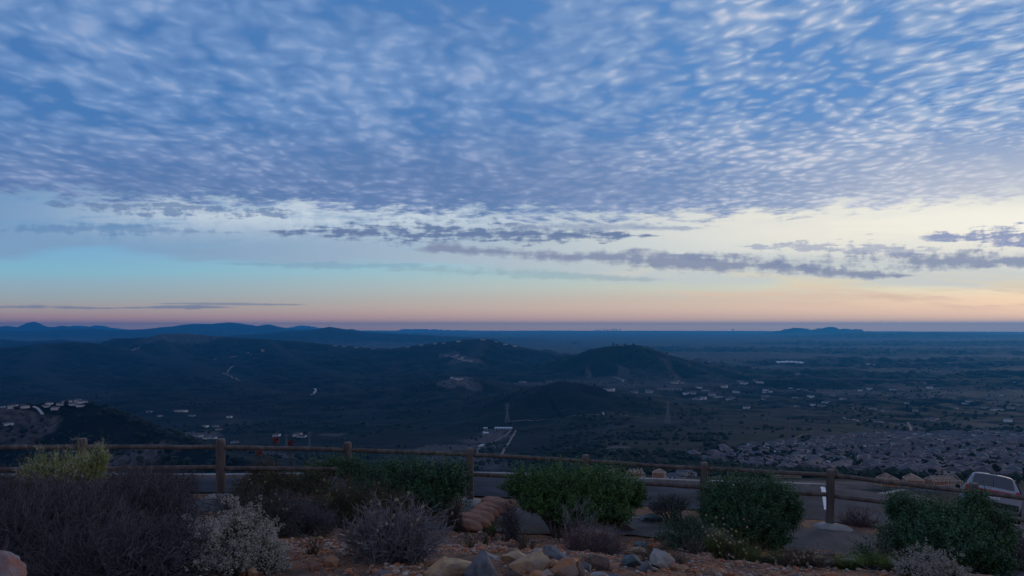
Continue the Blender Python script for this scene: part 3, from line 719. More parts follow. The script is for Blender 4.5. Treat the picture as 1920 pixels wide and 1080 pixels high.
ROCKM = {
    'tan': mat('tan_rock', (0.48, 0.31, 0.17), (0.30, 0.21, 0.15), 6, 0.85, 6, bump=0.02, bscale=16, lo=0.4, hi=0.6),
    'orange': mat('orange_rock', (0.46, 0.19, 0.08), (0.27, 0.19, 0.15), 5, 0.85, 6, bump=0.02, bscale=16, lo=0.4, hi=0.6),
    'grey': mat('blue_grey_rock', (0.16, 0.165, 0.18), (0.085, 0.09, 0.105), 8, 0.8, 6, bump=0.015, bscale=20, lo=0.4, hi=0.62),
    'teal': mat('green_grey_rock', (0.13, 0.175, 0.17), (0.085, 0.11, 0.125), 8, 0.8, 6, bump=0.015, bscale=20),
    'pale': mat('pale_rock', (0.40, 0.35, 0.31), (0.26, 0.22, 0.20), 7, 0.9, 6, bump=0.02, bscale=18),
    'brown': mat('brown_rock', (0.17, 0.115, 0.085), (0.10, 0.075, 0.065), 7, 0.9, 6, bump=0.02, bscale=18),
}
def zat(x, y): return float(near_z(np.array([float(x)]), np.array([float(y)]))[0])
def ground_hit(px, py):
    rr = np.linspace(2.2, 30, 900); h = near_z(PX(px) * rr, rr); ok = np.nonzero(h >= PY(py) * rr)[0]
    Y = rr[ok[0]] if len(ok) else 12.0
    return PX(px) * Y, Y
# column, row of the rock's foot, width px, height px, colour, label
ROCKS = [
    (848, 1088, 104, 46, 'tan', 'flat tan slab of rock left of the grey pyramid boulder'),
    (905, 1104, 74, 74, 'grey', 'blue grey pyramid shaped boulder with a worn pointed top'),
    (912, 1052, 40, 22, 'pale', 'small pale stone just behind the grey pyramid boulder'),
    (968, 1060, 62, 34, 'tan', 'rounded tan rock at the left end of the boulder row'),
    (1000, 1074, 82, 46, 'tan', 'big ochre boulder with a domed top in the middle of the rock pile'),
    (1044, 1058, 60, 30, 'grey', 'slanting blue grey slab leaning behind the ochre boulder'),
    (1062, 1094, 74, 48, 'orange', 'rust stained orange boulder right of the domed ochre one'),
    (1012, 1104, 66, 34, 'orange', 'low orange rock in front of the domed ochre boulder'),
    (958, 1096, 44, 30, 'brown', 'dark brown rock between the grey pyramid and the ochre boulder'),
    (1086, 1098, 32, 44, 'brown', 'narrow upright brown rock beside the rust stained boulder'),
    (1098, 1076, 32, 26, 'grey', 'wedge shaped grey stone near the dry purple twig bush'),
    (1120, 1072, 46, 32, 'brown', 'grey brown boulder below the dry purple twig bush'),
    (1122, 1098, 58, 28, 'pale', 'wide pale rock in front of the grey brown boulder'),
    (1160, 1104, 56, 30, 'grey', 'low blue grey rock at the bottom edge near the centre right'),
    (1147, 1074, 30, 20, 'orange', 'small reddish stone right of the dry purple twig bush'),
    (1187, 1066, 46, 34, 'teal', 'smooth green grey boulder with a flat underside'),
    (1210, 1076, 28, 28, 'grey', 'small blocky grey stone touching the green grey boulder'),
    (1240, 1068, 60, 46, 'pale', 'tall pale whitish boulder right of the green grey boulder'),
    (1199, 1032, 32, 22, 'teal', 'little blue green stone below the low leafy shrub'),
    (1231, 1036, 34, 22, 'orange', 'rounded bright orange stone near the low leafy shrub'),
    (1194, 1042, 46, 18, 'tan', 'tan stone lying before the little blue green stone'),
    (1114, 1018, 74, 28, 'tan', 'long tan rock behind the dry purple twig bush'),
    (1148, 1012, 22, 12, 'pale', 'small cream stone at the end of the long tan rock'),
    (1178, 978, 56, 14, 'pale', 'flat pale rock at the path edge right of the wide central hedge'),
    (1220, 984, 48, 26, 'teal', 'grey green rock at the path edge before the grey shrub'),
    (1170, 1000, 46, 24, 'brown', 'brown sloping rock under the right end of the wide central hedge'),
    (1590, 1062, 40, 20, 'pale', 'pale stone at the path edge right of the round leafy hedge'),
    (1556, 1066, 34, 20, 'brown', 'rounded brown stone at the path edge near the flowering weeds'),
    (316, 1024, 58, 28, 'brown', 'ochre brown rock half hidden at the edge of the dark brush'),
    (566, 1042, 20, 12, 'orange', 'orange stone on the gravel left of the grey twig bush'),
    (640, 1012, 20, 10, 'tan', 'small tan stone at the back of the gravel patch'),
    (997, 1022, 18, 10, 'pale', 'pale pebble behind the domed ochre boulder'),
    (1530, 1052, 30, 12, 'tan', 'flat tan stone on the near edge of the path'),
    (958, 1030, 24, 12, 'brown', 'brown stone lying behind the rounded tan rock'),
    (800, 1046, 22, 14, 'orange', 'rusty stone beside the grey twig bush'),
    (1292, 1030, 22, 14, 'brown', 'dark stone in front of the low leafy shrub'),
]
for k, (px, py, w, h, c, lab) in enumerate(ROCKS):
    x, y = ground_hit(min(px, 1900), min(py - 3, 1079)) if py < 1084 else ((lambda q: (q[0], q[1]))(ground_hit(px, 1078)))
    if py >= 1084: y_ = y - (py - 1081) * 0.012; x = PX(px) * y_; y = y_
    s = y / FPX; sx, sz = w * s / 2, h * s / 2; rs = np.random.RandomState(500 + k)
    V_, F_ = rock_shape(200 + k, (sx * 1.16, (sx * 0.45 + sz * 0.6), sz * 1.2), 5, 22, 0.05, 0.46)
    V_ = rotz(V_, rs.uniform(-0.3, 0.3), 0.0)
    if 'slanting' in lab: V_[:, 2] -= V_[:, 0] * 0.45
    if 'pyramid' in lab: q = np.clip((V_[:, 2] / sz + 0.2), 0, 1.2); V_[:, 0] *= 1.12 - 0.62 * q; V_[:, 1] *= 1.1 - 0.45 * q
    me = mesh_np('rock', V_, tris=F_, smooth=False)
    zc_ = zat(x, y) + sz * 0.50 if py < 1084 else PY(py - h / 2) * y
    tag(link('boulder' if w >= 44 else 'stone', me, ROCKM[c], None, (x, y, zc_)), lab, 'boulder' if w >= 44 else 'stone', 'rocks in the planting bed')
# the near boulder in the lower left corner
V_, F_ = rock_shape(77, (0.105, 0.12, 0.085), 5, 12, 0.09, 0.6)
me = mesh_np('boulder', V_, tris=F_, smooth=True)
lichen = mat('lichened_rock', (0.30, 0.12, 0.09), (0.22, 0.20, 0.20), 9, 0.9, 6, bump=0.02, bscale=30, attr='moss', c3=(0.06, 0.22, 0.13))
mo = me.attributes.new('moss', 'FLOAT', 'POINT'); mo.data.foreach_set('value', np.clip((V_[:, 0] * 4.4 + V_[:, 2] * 6.0 - 0.86) * 5, 0, 0.75).astype(np.float32))
bx0, by0 = PX(-34) * 2.1, 2.1
tag(link('boulder', me, lichen, None, (bx0, by0, PY(1092) * 2.1)), 'close pink and orange boulder edged with green lichen in the bottom left corner', 'boulder', 'rocks in the planting bed')

# gravel: nobody could count it
def build_gravel(n=26000):
    rs = np.random.RandomState(5); shapes = [rock_shape(900 + k, (1, 1, 1), 1, 5, 0.3, 0.45) for k in range(8)]
    px = rs.uniform(240, 1700, n * 3); Y = 4.0 + rs.rand(n * 3) ** 1.15 * 7.2; x = PX(px) * Y
    yn = np.interp(px, cols, [q[1] for q in path_near]); keep = Y < yn + 0.15
    dens = 0.45 + 1.5 * fbm(x * 1.1, Y * 1.1, 4); keep &= rs.rand(n * 3) < dens
    x, Y = x[keep][:n], Y[keep][:n]; m_ = len(x); z = near_z(x, Y)
    s = 0.005 + 0.021 * rs.rand(m_) ** 3.2; s[rs.rand(m_) < 0.03] *= 2.4
    Vs, Fs, Ts, off = [], [], [], 0
    hue = rs.rand(m_)
    for k in range(8):
        idx = np.nonzero(np.arange(m_) % 8 == k)[0]; V0, F0 = shapes[k]
        a = rs.rand(len(idx)) * 6.28; ca, sa = np.cos(a), np.sin(a); sc = s[idx][:, None] * (0.75 + 0.5 * rs.rand(len(idx), 3)) * np.array([1.15, 1, 0.7])
        q = V0[None] * sc[:, None, :]; X_ = q[..., 0] * ca[:, None] - q[..., 1] * sa[:, None] + x[idx][:, None]; Y_ = q[..., 0] * sa[:, None] + q[..., 1] * ca[:, None] + Y[idx][:, None]; Z_ = q[..., 2] + (z[idx] + sc[:, 2] * 0.45)[:, None]
        Vs.append(np.stack([X_, Y_, Z_], -1).reshape(-1, 3)); Fs.append((F0[None] + (np.arange(len(idx)) * len(V0))[:, None, None]).reshape(-1, 3) + off); off += len(idx) * len(V0)
        Ts.append(np.repeat(hue[idx], len(V0)))
    me = mesh_np('gravel', np.concatenate(Vs), tris=np.concatenate(Fs), smooth=False, tint=np.concatenate(Ts))
    m = bpy.data.materials.new('gravel_mix'); m.use_nodes = True; nt = m.node_tree; nt.nodes.clear(); S.tree = nt
    out = nt.nodes.new('ShaderNodeOutputMaterial'); bs = nt.nodes.new('ShaderNodeBsdfPrincipled'); nt.links.new(bs.outputs[0], out.inputs[0]); bs.inputs['Roughness'].default_value = 0.85
    at = nt.nodes.new('ShaderNodeAttribute'); at.attribute_name = 'tint'
    c = ramp(S(at.outputs['Fac']), [(0, (0.38, 0.14, 0.06)), (0.34, (0.33, 0.17, 0.09)), (0.56, (0.22, 0.10, 0.065)), (0.68, (0.34, 0.25, 0.19)), (0.82, (0.15, 0.13, 0.125)), (0.92, (0.42, 0.36, 0.31)), (1, (0.13, 0.15, 0.155))], 0, 1, interp='CONSTANT')
    nt.links.new(c.s, bs.inputs['Base Color'])
    link('gravel', me, m)['kind'] = 'stuff'
build_gravel()

# ------------------------------------------------------------------ sandbags
burlap = mat('sandbag_cloth', (0.36, 0.175, 0.115), (0.23, 0.125, 0.09), 5, 0.85, 5, bump=0.012, bscale=34)
def sandbag(px, py, Y, L, Wd, Hh, az, tilt, lab, tied=False, seed=0):
    n, K = 22, 26; V_ = []
    for i in range(K):
        u = i / (K - 1) * 2 - 1; prof = (1 - abs(u) ** 4.5) ** 0.55 * (1 - 0.10 * u)
        for j in range(n):
            a = 2 * math.pi * j / n; ca, sa = math.cos(a), math.sin(a)
            rx = abs(ca) ** 0.75 * (1 if ca > 0 else -1); rz_ = abs(sa) ** 0.8 * (1 if sa > 0 else -1)
            w_ = 1 + 0.26 * mnoise.noise(Vector((u * 2.1 + seed, rx * 1.3, rz_ * 1.3))) + 0.10 * mnoise.noise(Vector((u * 9 + seed, rx * 5, rz_ * 5))) + 0.06 * math.sin(a * 6 + seed + u * 3) * abs(u) ** 2.5
            q = max(prof, 0.13); V_.append((u * L / 2, rx * Wd / 2 * q * w_, rz_ * Hh / 2 * q * w_ - 0.02 * (1 - prof) - 0.05 * u * u * (0.4 + 0.4 * math.sin(seed))))
    V_ = np.array(V_); ct, st = math.cos(tilt), math.sin(tilt); V_ = V_ @ np.array([[ct, 0, st], [0, 1, 0], [-st, 0, ct]])
    V_ = rotz(V_, az)
    Fq = grid_faces(K, n, wrap=True)[:, ::-1]; c0 = len(V_); V_ = np.concatenate([V_, [V_[:n].mean(0)], [V_[-n:].mean(0)]])
    T0 = [(c0, i, (i + 1) % n) for i in range(n)] + [(c0 + 1, (K - 1) * n + (i + 1) % n, (K - 1) * n + i) for i in range(n)]
    me = mesh_np('sandbag', V_, quads=Fq, tris=T0, smooth=True)
    o = link('sandbag', me, burlap, None, W(px, py, Y)); tag(o, lab, 'sandbag', 'sandbags in an overlapping row')
    if tied:
        e = MB(); E = Vector(V_[c0 + 1]); d = Vector((math.cos(az) * ct, math.sin(az) * ct, st + 0.6)).normalized()
        e.bar(E - d * 0.04, E + d * 0.02, 0.032, 10, r2=0.022); e.bar(E + d * 0.02, E + d * 0.10, 0.022, 10, r2=0.05)
        e.build('tied_neck', burlap, o, smooth=True)
B_Y = 12.0
BAGS = [(876, 982, 11.3, 'lowest sandbag at the left front end of the row'), (889, 974, 11.5, 'second sandbag from the left front end of the row'), (901, 966, 11.7, 'third sandbag from the left front end of the row'), (912, 959, 11.9, 'middle sandbag of the overlapping row'),
        (922, 952, 12.1, 'darker fold topped sandbag above the middle one'), (932, 946, 12.3, 'paler sandbag under the topmost tied one'), (925, 939, 12.5, 'topmost sandbag with its tied neck sticking up at the right')]
for i, (px, py, Y, lab) in enumerate(BAGS):
    w = 0.54 + 0.07 * math.sin(i * 1.7); sandbag(px, py, Y, w, 0.30, 0.15 + 0.02 * math.sin(i * 2.9), -0.30 + 0.16 * math.sin(i * 2.1) if i < 6 else 0.05, -0.17 + 0.06 * math.sin(i * 4.0) if i < 6 else -0.02, lab, tied=(i == 6), seed=i * 3.3)

# ------------------------------------------------------------------ plants
def leafmat(name, c1, c2, tip, rough=0.6):
    return mat(name, c1, c2, 2.2, rough, 3, attr='tint', c3=tip, spec=0.25)
def unit(v): return v / (np.linalg.norm(v, axis=-1, keepdims=True) + 1e-9)

def env_points(blobs, n, rs, shell=0.45, lump=0.28):
    """points in a union of ellipsoids; blobs: (column, row, depth, half width px, half height px[, half depth m])"""
    B = []
    for b in blobs:
        px, py, Y, rx, ry = b[:5]; rx, ry = rx * Y / FPX, ry * Y / FPX; B.append((*W(px, py, Y), rx, b[5] if len(b) > 5 else min(rx, 0.55), ry))
    B = np.array(B); pr = B[:, 3] * B[:, 5] + 0.02; idx = rs.choice(len(B), n, p=pr / pr.sum())
    d = unit(rs.randn(n, 3)); rad = shell + (1 - shell) * rs.rand(n) ** 0.6
    lumpf = 1 + lump * np.array([mnoise.noise(Vector(q) * 2.3 + Vector((i_ * 5.1, 0, 0))) for q, i_ in zip(d, idx)])
    C = B[idx]
    return C[:, :3] + d * (rad * lumpf)[:, None] * C[:, 3:6], d, rad

def leaves(P, D, L, Wd, tint, rs, fold=0.25):
    """one folded pointed leaf at each P along D"""
    n = len(P); D = unit(D); r_ = unit(np.cross(D, unit(rs.randn(n, 3)))); nrm = np.cross(D, r_)
    L = np.broadcast_to(L, (n,))[:, None]; Wd = np.broadcast_to(Wd, (n,))[:, None]
    mid = P + D * L * 0.45 - nrm * L * fold * 0.25
    V_ = np.stack([P, mid + r_ * Wd / 2 + nrm * L * fold * 0.25, P + D * L + nrm * L * 0.05, mid - r_ * Wd / 2 + nrm * L * fold * 0.25], 1).reshape(-1, 3)
    o = (np.arange(n) * 4)[:, None]
    return V_, np.concatenate([o + np.array([[0, 1, 2]]), o + np.array([[0, 2, 3]])]), np.repeat(tint, 4)

def sprigs(P, D, rs, per, slen, ll, lw, spread=0.9, taper=0.5, tipt=0.9):
    n = len(P); D = unit(D); t_ = np.linspace(0.08, 1, per)
    a = rs.rand(n, 1) * 6.28 + np.arange(per)[None, :] * 2.4
    u = unit(np.cross(D, unit(rs.randn(n, 3)))); v = np.cross(D, u); slen = np.broadcast_to(slen, (n,))
    bend = np.array([0, 0, 1.0])
    pos = P[:, None] + D[:, None] * (t_[None, :, None] * slen[:, None, None]) + bend * (t_[None, :, None] ** 2 * slen[:, None, None] * 0.18)
    rad = u[:, None] * np.cos(a)[..., None] + v[:, None] * np.sin(a)[..., None]
    ld = D[:, None] * (1 - spread * (1 - 0.6 * t_[None, :, None])) + rad * spread + rs.randn(n, per, 3) * 0.15
    ln = ll * (1 - taper * t_[None, :]) * (0.75 + 0.5 * rs.rand(n, per))
    tint = np.clip((t_[None, :] ** 2) * tipt * rs.rand(n, 1) + 0.15 * rs.rand(n, per), 0, 1)
    return leaves(pos.reshape(-1, 3), ld.reshape(-1, 3), ln.ravel(), (ln * lw / ll).ravel(), tint.ravel(), rs)

def curved(A, Bp, K, rs, wig=0.08, arch=0.1):
    q = np.linspace(0, 1, K)[None, :, None]; L = np.linalg.norm(Bp - A, axis=1)[:, None, None]
    off = rs.randn(len(A), 1, 3) * wig; off2 = rs.randn(len(A), 1, 3) * wig * 0.6
    return A[:, None] * (1 - q) + Bp[:, None] * q + L * (np.sin(q * math.pi) * off + np.sin(q * 2 * math.pi) * off2) + L * np.sin(q * math.pi) * np.array([0, 0, arch])

def stem_mesh(base, targets, rs, r0, r1, K=7, sides=5, arch=0.05, spreadb=0.06, name='stem'):
    A = base[None] + rs.randn(len(targets), 3) * np.array([spreadb, spreadb, 0.0]); P = curved(A, targets, K, rs, 0.06, arch)
    Rr = r0 + (r1 - r0) * np.linspace(0, 1, K)[None] ** 0.7; Rr = np.repeat(Rr, len(targets), 0)
    V_, F_ = tubes(P, Rr, sides)
    return V_, F_, P

BARK = mat('shrub_bark', (0.085, 0.066, 0.052), (0.04, 0.032, 0.028), 12, 0.9, 3)
def shrub_root(name, lab, cat, base, group):
    return empty(name, lab, cat, tuple(base), 0, group)

def leafy_shrub(name, lab, cat, blobs, foot, m, n=1200, per=12, slen=0.17, ll=0.055, lw=0.024, up=0.5, seed=1, group=None, stems=26, r0=0.016, spread=0.9, shell=0.42, tipt=0.9, top_boost=0.55, flowers=None, lump=0.42):
    rs = np.random.RandomState(seed); Y = foot[2]; base = np.array([PX(foot[0]) * Y, Y, zat(PX(foot[0]) * Y, Y) - 0.02])
    root = shrub_root(name, lab, cat, base, group)
    blobs = [(b[0], b[1] + 0.35 * slen * FPX / b[2], b[2], max(b[3] - 0.55 * slen * FPX / b[2], b[3] * 0.4), max(b[4] - 0.55 * slen * FPX / b[2], b[4] * 0.4)) + tuple(b[5:]) for b in blobs]
    P, d, rad = env_points(blobs, n, rs, shell, lump)
    P[:, 2] = np.maximum(P[:, 2], near_z(P[:, 0], P[:, 1]) + 0.02)
    D = unit(d * 0.75 + np.array([0, 0, up]) + rs.randn(n, 3) * 0.35)
    sl = slen * (0.6 + 0.8 * rs.rand(n)) * (1 + top_boost * (d[:, 2] > 0.5) * rs.rand(n) * 2)
    V_, F_, T_ = sprigs(P - D * sl[:, None] * 0.4, D, rs, per, sl, ll, lw, spread, tipt=tipt)
    zt = P[:, 2].max(); zb = P[:, 2].min(); V_ -= base
    link('foliage', mesh_np('foliage', V_, tris=F_, smooth=False, tint=T_), m, root)
    tg = P[rs.choice(n, stems, replace=False)]
    V2, F2, _ = stem_mesh(base, tg, rs, r0, 0.003)
    k = rs.choice(n, min(n, 500), replace=False); c = P[k]; hub = tg[rs.randint(0, stems, len(c))] * 0.35 + c * 0.65 - np.array([0, 0, 0.05]) ; tw = curved(hub, c + D[k] * 0.06, 4, rs, 0.08, 0.0)
    V3, F3 = tubes(tw, np.full(tw.shape[:2], 0.0028), 3)
    link('stem', mesh_np('stem', np.concatenate([V2, V3]) - base, quads=np.concatenate([F2, F3 + len(V2)]), smooth=True), BARK, root)
    if flowers: flower_heads(root, base, P, D, sl, rs, **flowers)
    return root

def flower_heads(root, base, P, D, sl, rs, count=60, size=0.02, m=None, petals=26, topmost=True, lift=0.6, name='flower_heads'):
    sc = P[:, 2] + 0.3 * rs.rand(len(P)) * (P[:, 2].max() - P[:, 2].min()) - 0.5 * (P[:, 1] - P[:, 1].mean())
    k = np.argsort(-sc)[:count * 3]; k = k[rs.randint(0, len(k), count)]
    C = P[k] + D[k] * (sl[k] * lift)[:, None] + rs.randn(count, 3) * size * (1.2 if petals < 20 else 0.2); s = size * (0.5 + rs.rand(count))
    if count <= 60:                                # few enough to count: every head is a part of its own
        for c1, s1 in zip(C, s):
            dd = unit(rs.randn(petals, 3)); V_, F_, T_ = leaves(c1 + dd * (s1 * rs.rand(petals) ** 0.4)[:, None] * 0.7, -dd + rs.randn(petals, 3) * 0.3, 0.013 + size * 0.5, 0.007 + size * 0.2, rs.rand(petals), rs)
            link('flower_head', mesh_np('flower_head', V_ - base, tris=F_, tint=T_), m, root)
        return
    c = np.repeat(C, petals, 0); dd = unit(rs.randn(len(c), 3)); rr = np.repeat(s, petals) * rs.rand(len(c)) ** 0.4
    V_, F_, T_ = leaves(c + dd * rr[:, None], dd + rs.randn(len(c), 3) * 0.4, 0.011 + size * 0.25, 0.006 + size * 0.14, rs.rand(len(c)), rs)
    link(name, mesh_np(name, V_ - base, tris=F_, tint=T_), m, root)

def twig_shrub(name, lab, cat, blobs, foot, m, n=120, twigs=10, subs=3, r=(0.006, 0.0022, 0.0014), tl=0.22, seed=1, group=None, shell=0.7, arch=0.0, spreadb=0.08, leafm=None, nleaf=0, ll=0.018, flowers=None, split=0.25, lump=0.28):
    rs = np.random.RandomState(seed); Y = foot[2]; base = np.array([PX(foot[0]) * Y, Y, zat(PX(foot[0]) * Y, Y) - 0.02])
    root = shrub_root(name, lab, cat, base, group)
    P, d, rad = env_points(blobs, n, rs, shell, lump)
    P[:, 2] = np.maximum(P[:, 2], near_z(P[:, 0], P[:, 1]) + 0.04)
    V1, F1, C1 = stem_mesh(base, P, rs, r[0], r[1], 8, 4, arch, spreadb)
    def branch(C, cnt, lo, ln, K, ang=0.55):
        N, K0, _ = C.shape; i = rs.randint(0, N, cnt); q = lo + (1 - lo) * rs.rand(cnt) ** 0.8; f = q * (K0 - 1); j = np.minimum(f.astype(int), K0 - 2); fr = (f - j)[:, None]
        A = C[i, j] * (1 - fr) + C[i, j + 1] * fr; T = unit(C[i, j + 1] - C[i, j])
        D = unit(T + rs.randn(cnt, 3) * ang + np.array([0, 0, 0.12])); l = ln * (0.4 + rs.rand(cnt)) 
        return curved(A, A + D * l[:, None], K, rs, 0.07, 0.02)
    C2 = branch(C1, n * twigs, split, tl, 5); V2, F2 = tubes(C2, np.full(C2.shape[:2], r[1]) * np.linspace(1, 0.55, 5)[None], 3)
    C3 = branch(C2, n * twigs * subs, 0.2, tl * 0.42, 3, 0.7); V3, F3 = tubes(C3, np.full(C3.shape[:2], r[2]), 3)
    link('branches', mesh_np('branches', np.concatenate([V1, V2, V3]) - base, quads=np.concatenate([F1, F2 + len(V1), F3 + len(V1) + len(V2)]), smooth=False,
         tint=np.concatenate([np.zeros(len(V1)), np.repeat(rs.rand(len(C2)), 15) * 0.7, np.repeat(rs.rand(len(C3)), 9)])), m, root)
    if leafm:
        k = rs.randint(0, len(C3), nleaf); A = C3[k, rs.randint(0, 3, nleaf)]; V_, F_, T_ = leaves(A, rs.randn(nleaf, 3) + np.array([0, 0, 0.5]), ll, ll * 0.4, rs.rand(nleaf), rs)
        link('foliage', mesh_np('foliage', V_ - base, tris=F_, tint=T_), leafm, root)
    if flowers: flower_heads(root, base, C2[:, -1], unit(C2[:, -1] - C2[:, -2]), np.full(len(C2), 0.01), rs, **flowers)
    return root

G1 = leafmat('hedge_leaf', (0.040, 0.095, 0.030), (0.022, 0.058, 0.022), (0.16, 0.31, 0.075))
G2 = leafmat('hedge_leaf_cool', (0.030, 0.078, 0.042), (0.018, 0.048, 0.030), (0.115, 0.25, 0.09))
G3 = leafmat('sumac_leaf', (0.045, 0.070, 0.028), (0.060, 0.048, 0.022), (0.24, 0.07, 0.03))
YG = leafmat('yellow_green_plume', (0.24, 0.29, 0.09), (0.13, 0.18, 0.06), (0.60, 0.60, 0.25))
YG2 = leafmat('green_needle_leaf', (0.10, 0.16, 0.035), (0.055, 0.09, 0.024), (0.24, 0.30, 0.07))
BG = leafmat('baccharis_leaf', (0.055, 0.080, 0.022), (0.030, 0.045, 0.018), (0.12, 0.15, 0.05))
FL = leafmat('cream_fluff', (0.40, 0.35, 0.27), (0.30, 0.26, 0.20), (0.58, 0.52, 0.42), 0.9)
FLW = leafmat('white_fluff', (0.34, 0.30, 0.26), (0.22, 0.20, 0.17), (0.48, 0.43, 0.37), 0.9)
FLB = leafmat('buff_seed_head', (0.42, 0.31, 0.22), (0.28, 0.19, 0.14), (0.62, 0.50, 0.36), 0.9)
GR = leafmat('grey_leaf', (0.10, 0.12, 0.115), (0.06, 0.075, 0.075), (0.19, 0.21, 0.20))
DK = mat('dark_twig', (0.050, 0.043, 0.048), (0.032, 0.028, 0.033), 6, 0.9, 3, attr='tint', c3=(0.14, 0.118, 0.128))
DKB = mat('brown_twig', (0.062, 0.048, 0.036), (0.035, 0.028, 0.024), 6, 0.9, 3, attr='tint', c3=(0.14, 0.115, 0.08))
GT = mat('grey_twig', (0.15, 0.135, 0.145), (0.09, 0.082, 0.095), 8, 0.9, 3, attr='tint', c3=(0.27, 0.24, 0.245))
PT = mat('purple_twig', (0.11, 0.08, 0.085), (0.07, 0.05, 0.058), 8, 0.9, 3, attr='tint', c3=(0.24, 0.17, 0.16))
RDL = leafmat('red_leaf', (0.17, 0.02, 0.02), (0.10, 0.015, 0.015), (0.26, 0.035, 0.025))
HG = 'clipped green hedge shrubs along the path'

leafy_shrub('hedge_shrub', 'dark green leafy hedge shrub hiding the leaning fence post', 'shrub',
    [(705, 900, 12.6, 58, 40), (770, 893, 12.6, 66, 42), (845, 893, 12.5, 48, 42), (800, 925, 12.3, 80, 34), (720, 930, 12.4, 60, 30), (660, 878, 12.9, 36, 26)], (790, 955, 12.3), G2, 3000, 12, 0.17, 0.060, 0.028, seed=11, group=HG)
leafy_shrub('hedge_shrub', 'wide bright green hedge shrub with visible trunk right of the sandbags', 'shrub',
    [(985, 905, 12.0, 52, 34), (1050, 902, 11.8, 68, 38), (1128, 906, 11.8, 72, 38), (1185, 922, 12.2, 36, 34), (1085, 945, 11.4, 84, 40), (1010, 932, 11.6, 52, 30), (1150, 955, 11.5, 44, 34)], (1052, 1003, 11.0), G1, 3800, 12, 0.17, 0.060, 0.028, seed=12, group=HG, r0=0.034, stems=34)
leafy_shrub('hedge_shrub', 'rounded green hedge shrub left of the tall post by the parking lot', 'shrub',
    [(1365, 925, 11.3, 58, 38), (1430, 922, 11.2, 62, 36), (1478, 950, 11.2, 34, 44), (1400, 968, 10.9, 78, 46), (1340, 958, 11.1, 36, 34), (1440, 1000, 10.8, 50, 28)], (1405, 1030, 10.5), G2, 3200, 12, 0.17, 0.058, 0.027, seed=13, group=HG, r0=0.026)
leafy_shrub('hedge_shrub', 'large dark blue green hedge shrub in front of the white car', 'shrub',
    [(1690, 950, 9.9, 36, 36), (1728, 968, 9.9, 56, 44), (1790, 972, 9.8, 60, 40), (1830, 945, 9.9, 34, 36), (1862, 985, 9.9, 44, 44), (1760, 1014, 9.4, 104, 56), (1850, 1045, 9.3, 56, 40), (1690, 1010, 9.6, 46, 38), (1880, 1010, 9.8, 30, 30)], (1780, 1088, 9.0), G2, 4200, 12, 0.16, 0.056, 0.026, seed=14, group=HG, r0=0.03)
# beyond the fence
leafy_shrub('sumac_bush', 'reddish green bush growing behind the fence right of the tall left post', 'shrub', [(492, 880, 13.8, 30, 30, 0.35), (470, 905, 13.7, 34, 26, 0.35), (520, 900, 13.8, 32, 28, 0.35)], (490, 940, 13.8), G3, 420, 11, 0.17, 0.05, 0.022, seed=21, tipt=1.2)
leafy_shrub('leafy_bush', 'light green bush behind the rails left of the leaning post', 'shrub', [(600, 878, 14.0, 42, 28, 0.4), (640, 862, 14.0, 30, 20, 0.3), (570, 900, 13.9, 40, 24, 0.4)], (600, 930, 14.0), G1, 520, 11, 0.17, 0.05, 0.022, seed=22)
leafy_shrub('leafy_bush', 'brownish green small bush behind the path left of the tall left post', 'shrub', [(343, 905, 13.4, 26, 22, 0.3)], (343, 932, 13.4), BG, 220, 20, 0.16, 0.025, 0.006, seed=23, spread=0.6)
twig_shrub('scrub_bush', 'dark dry bush behind the rails at the far left edge', 'shrub', [(40, 880, 13.6, 80, 26, 0.5), (130, 884, 13.6, 60, 18, 0.4)], (70, 925, 13.6), DK, 90, 14, 3, tl=0.2, seed=24)
leafy_shrub('grey_bush', 'small grey leaved bush between the wide central hedge and the rounded one', 'shrub', [(1262, 940, 12.9, 40, 22, 0.3), (1232, 950, 12.8, 24, 16, 0.3)], (1262, 968, 12.9), GR, 420, 9, 0.13, 0.032, 0.011, seed=25)
leafy_shrub('low_bush', 'low open dark leafy bush left of the rounded hedge', 'shrub', [(1285, 975, 10.6, 56, 22, 0.4), (1320, 1005, 10.0, 56, 32, 0.4), (1255, 1005, 10.0, 40, 26, 0.4)], (1300, 1040, 9.6), G2, 620, 9, 0.18, 0.042, 0.017, seed=26, shell=0.2)
leafy_shrub('dark_bush', 'dark leafy bush right of the tall left post in front of the rails', 'shrub', [(470, 915, 11.8, 44, 32), (520, 905, 11.8, 50, 36), (585, 905, 11.8, 44, 34), (440, 935, 11.6, 30, 26)], (520, 965, 11.5), G3, 900, 10, 0.17, 0.044, 0.018, seed=27, tipt=0.25)
# buckwheat-like dark shrubs with dry flower heads
twig_shrub('flowering_buckwheat', 'dark brushy shrub with scattered cream flower heads left of the dark hedge', 'shrub', [(660, 935, 10.6, 60, 44), (610, 950, 10.4, 48, 44), (720, 950, 10.4, 50, 36)], (660, 1000, 10.0), DKB, 150, 14, 3, (0.005, 0.0024, 0.0016), 0.20, seed=31, leafm=BG, nleaf=9000, ll=0.026, flowers=dict(count=26, size=0.016, m=FLB))
twig_shrub('flowering_buckwheat', 'dark shrub with few pale heads right behind the whitish flowering bush', 'shrub', [(470, 965, 8.6, 52, 42), (530, 975, 8.6, 50, 40), (420, 950, 8.8, 30, 28)], (490, 1020, 8.2), DK, 150, 14, 3, (0.005, 0.0022, 0.0015), 0.18, seed=32, leafm=BG, nleaf=5000, ll=0.022, flowers=dict(count=20, size=0.012, m=FLB))
twig_shrub('flowering_buckwheat', 'dark spiky shrub under the left end of the dark hedge', 'shrub', [(590, 990, 9.0, 38, 26), (560, 960, 9.4, 40, 30)], (585, 1018, 8.8), DK, 80, 12, 3, (0.005, 0.0022, 0.0015), 0.18, seed=33)
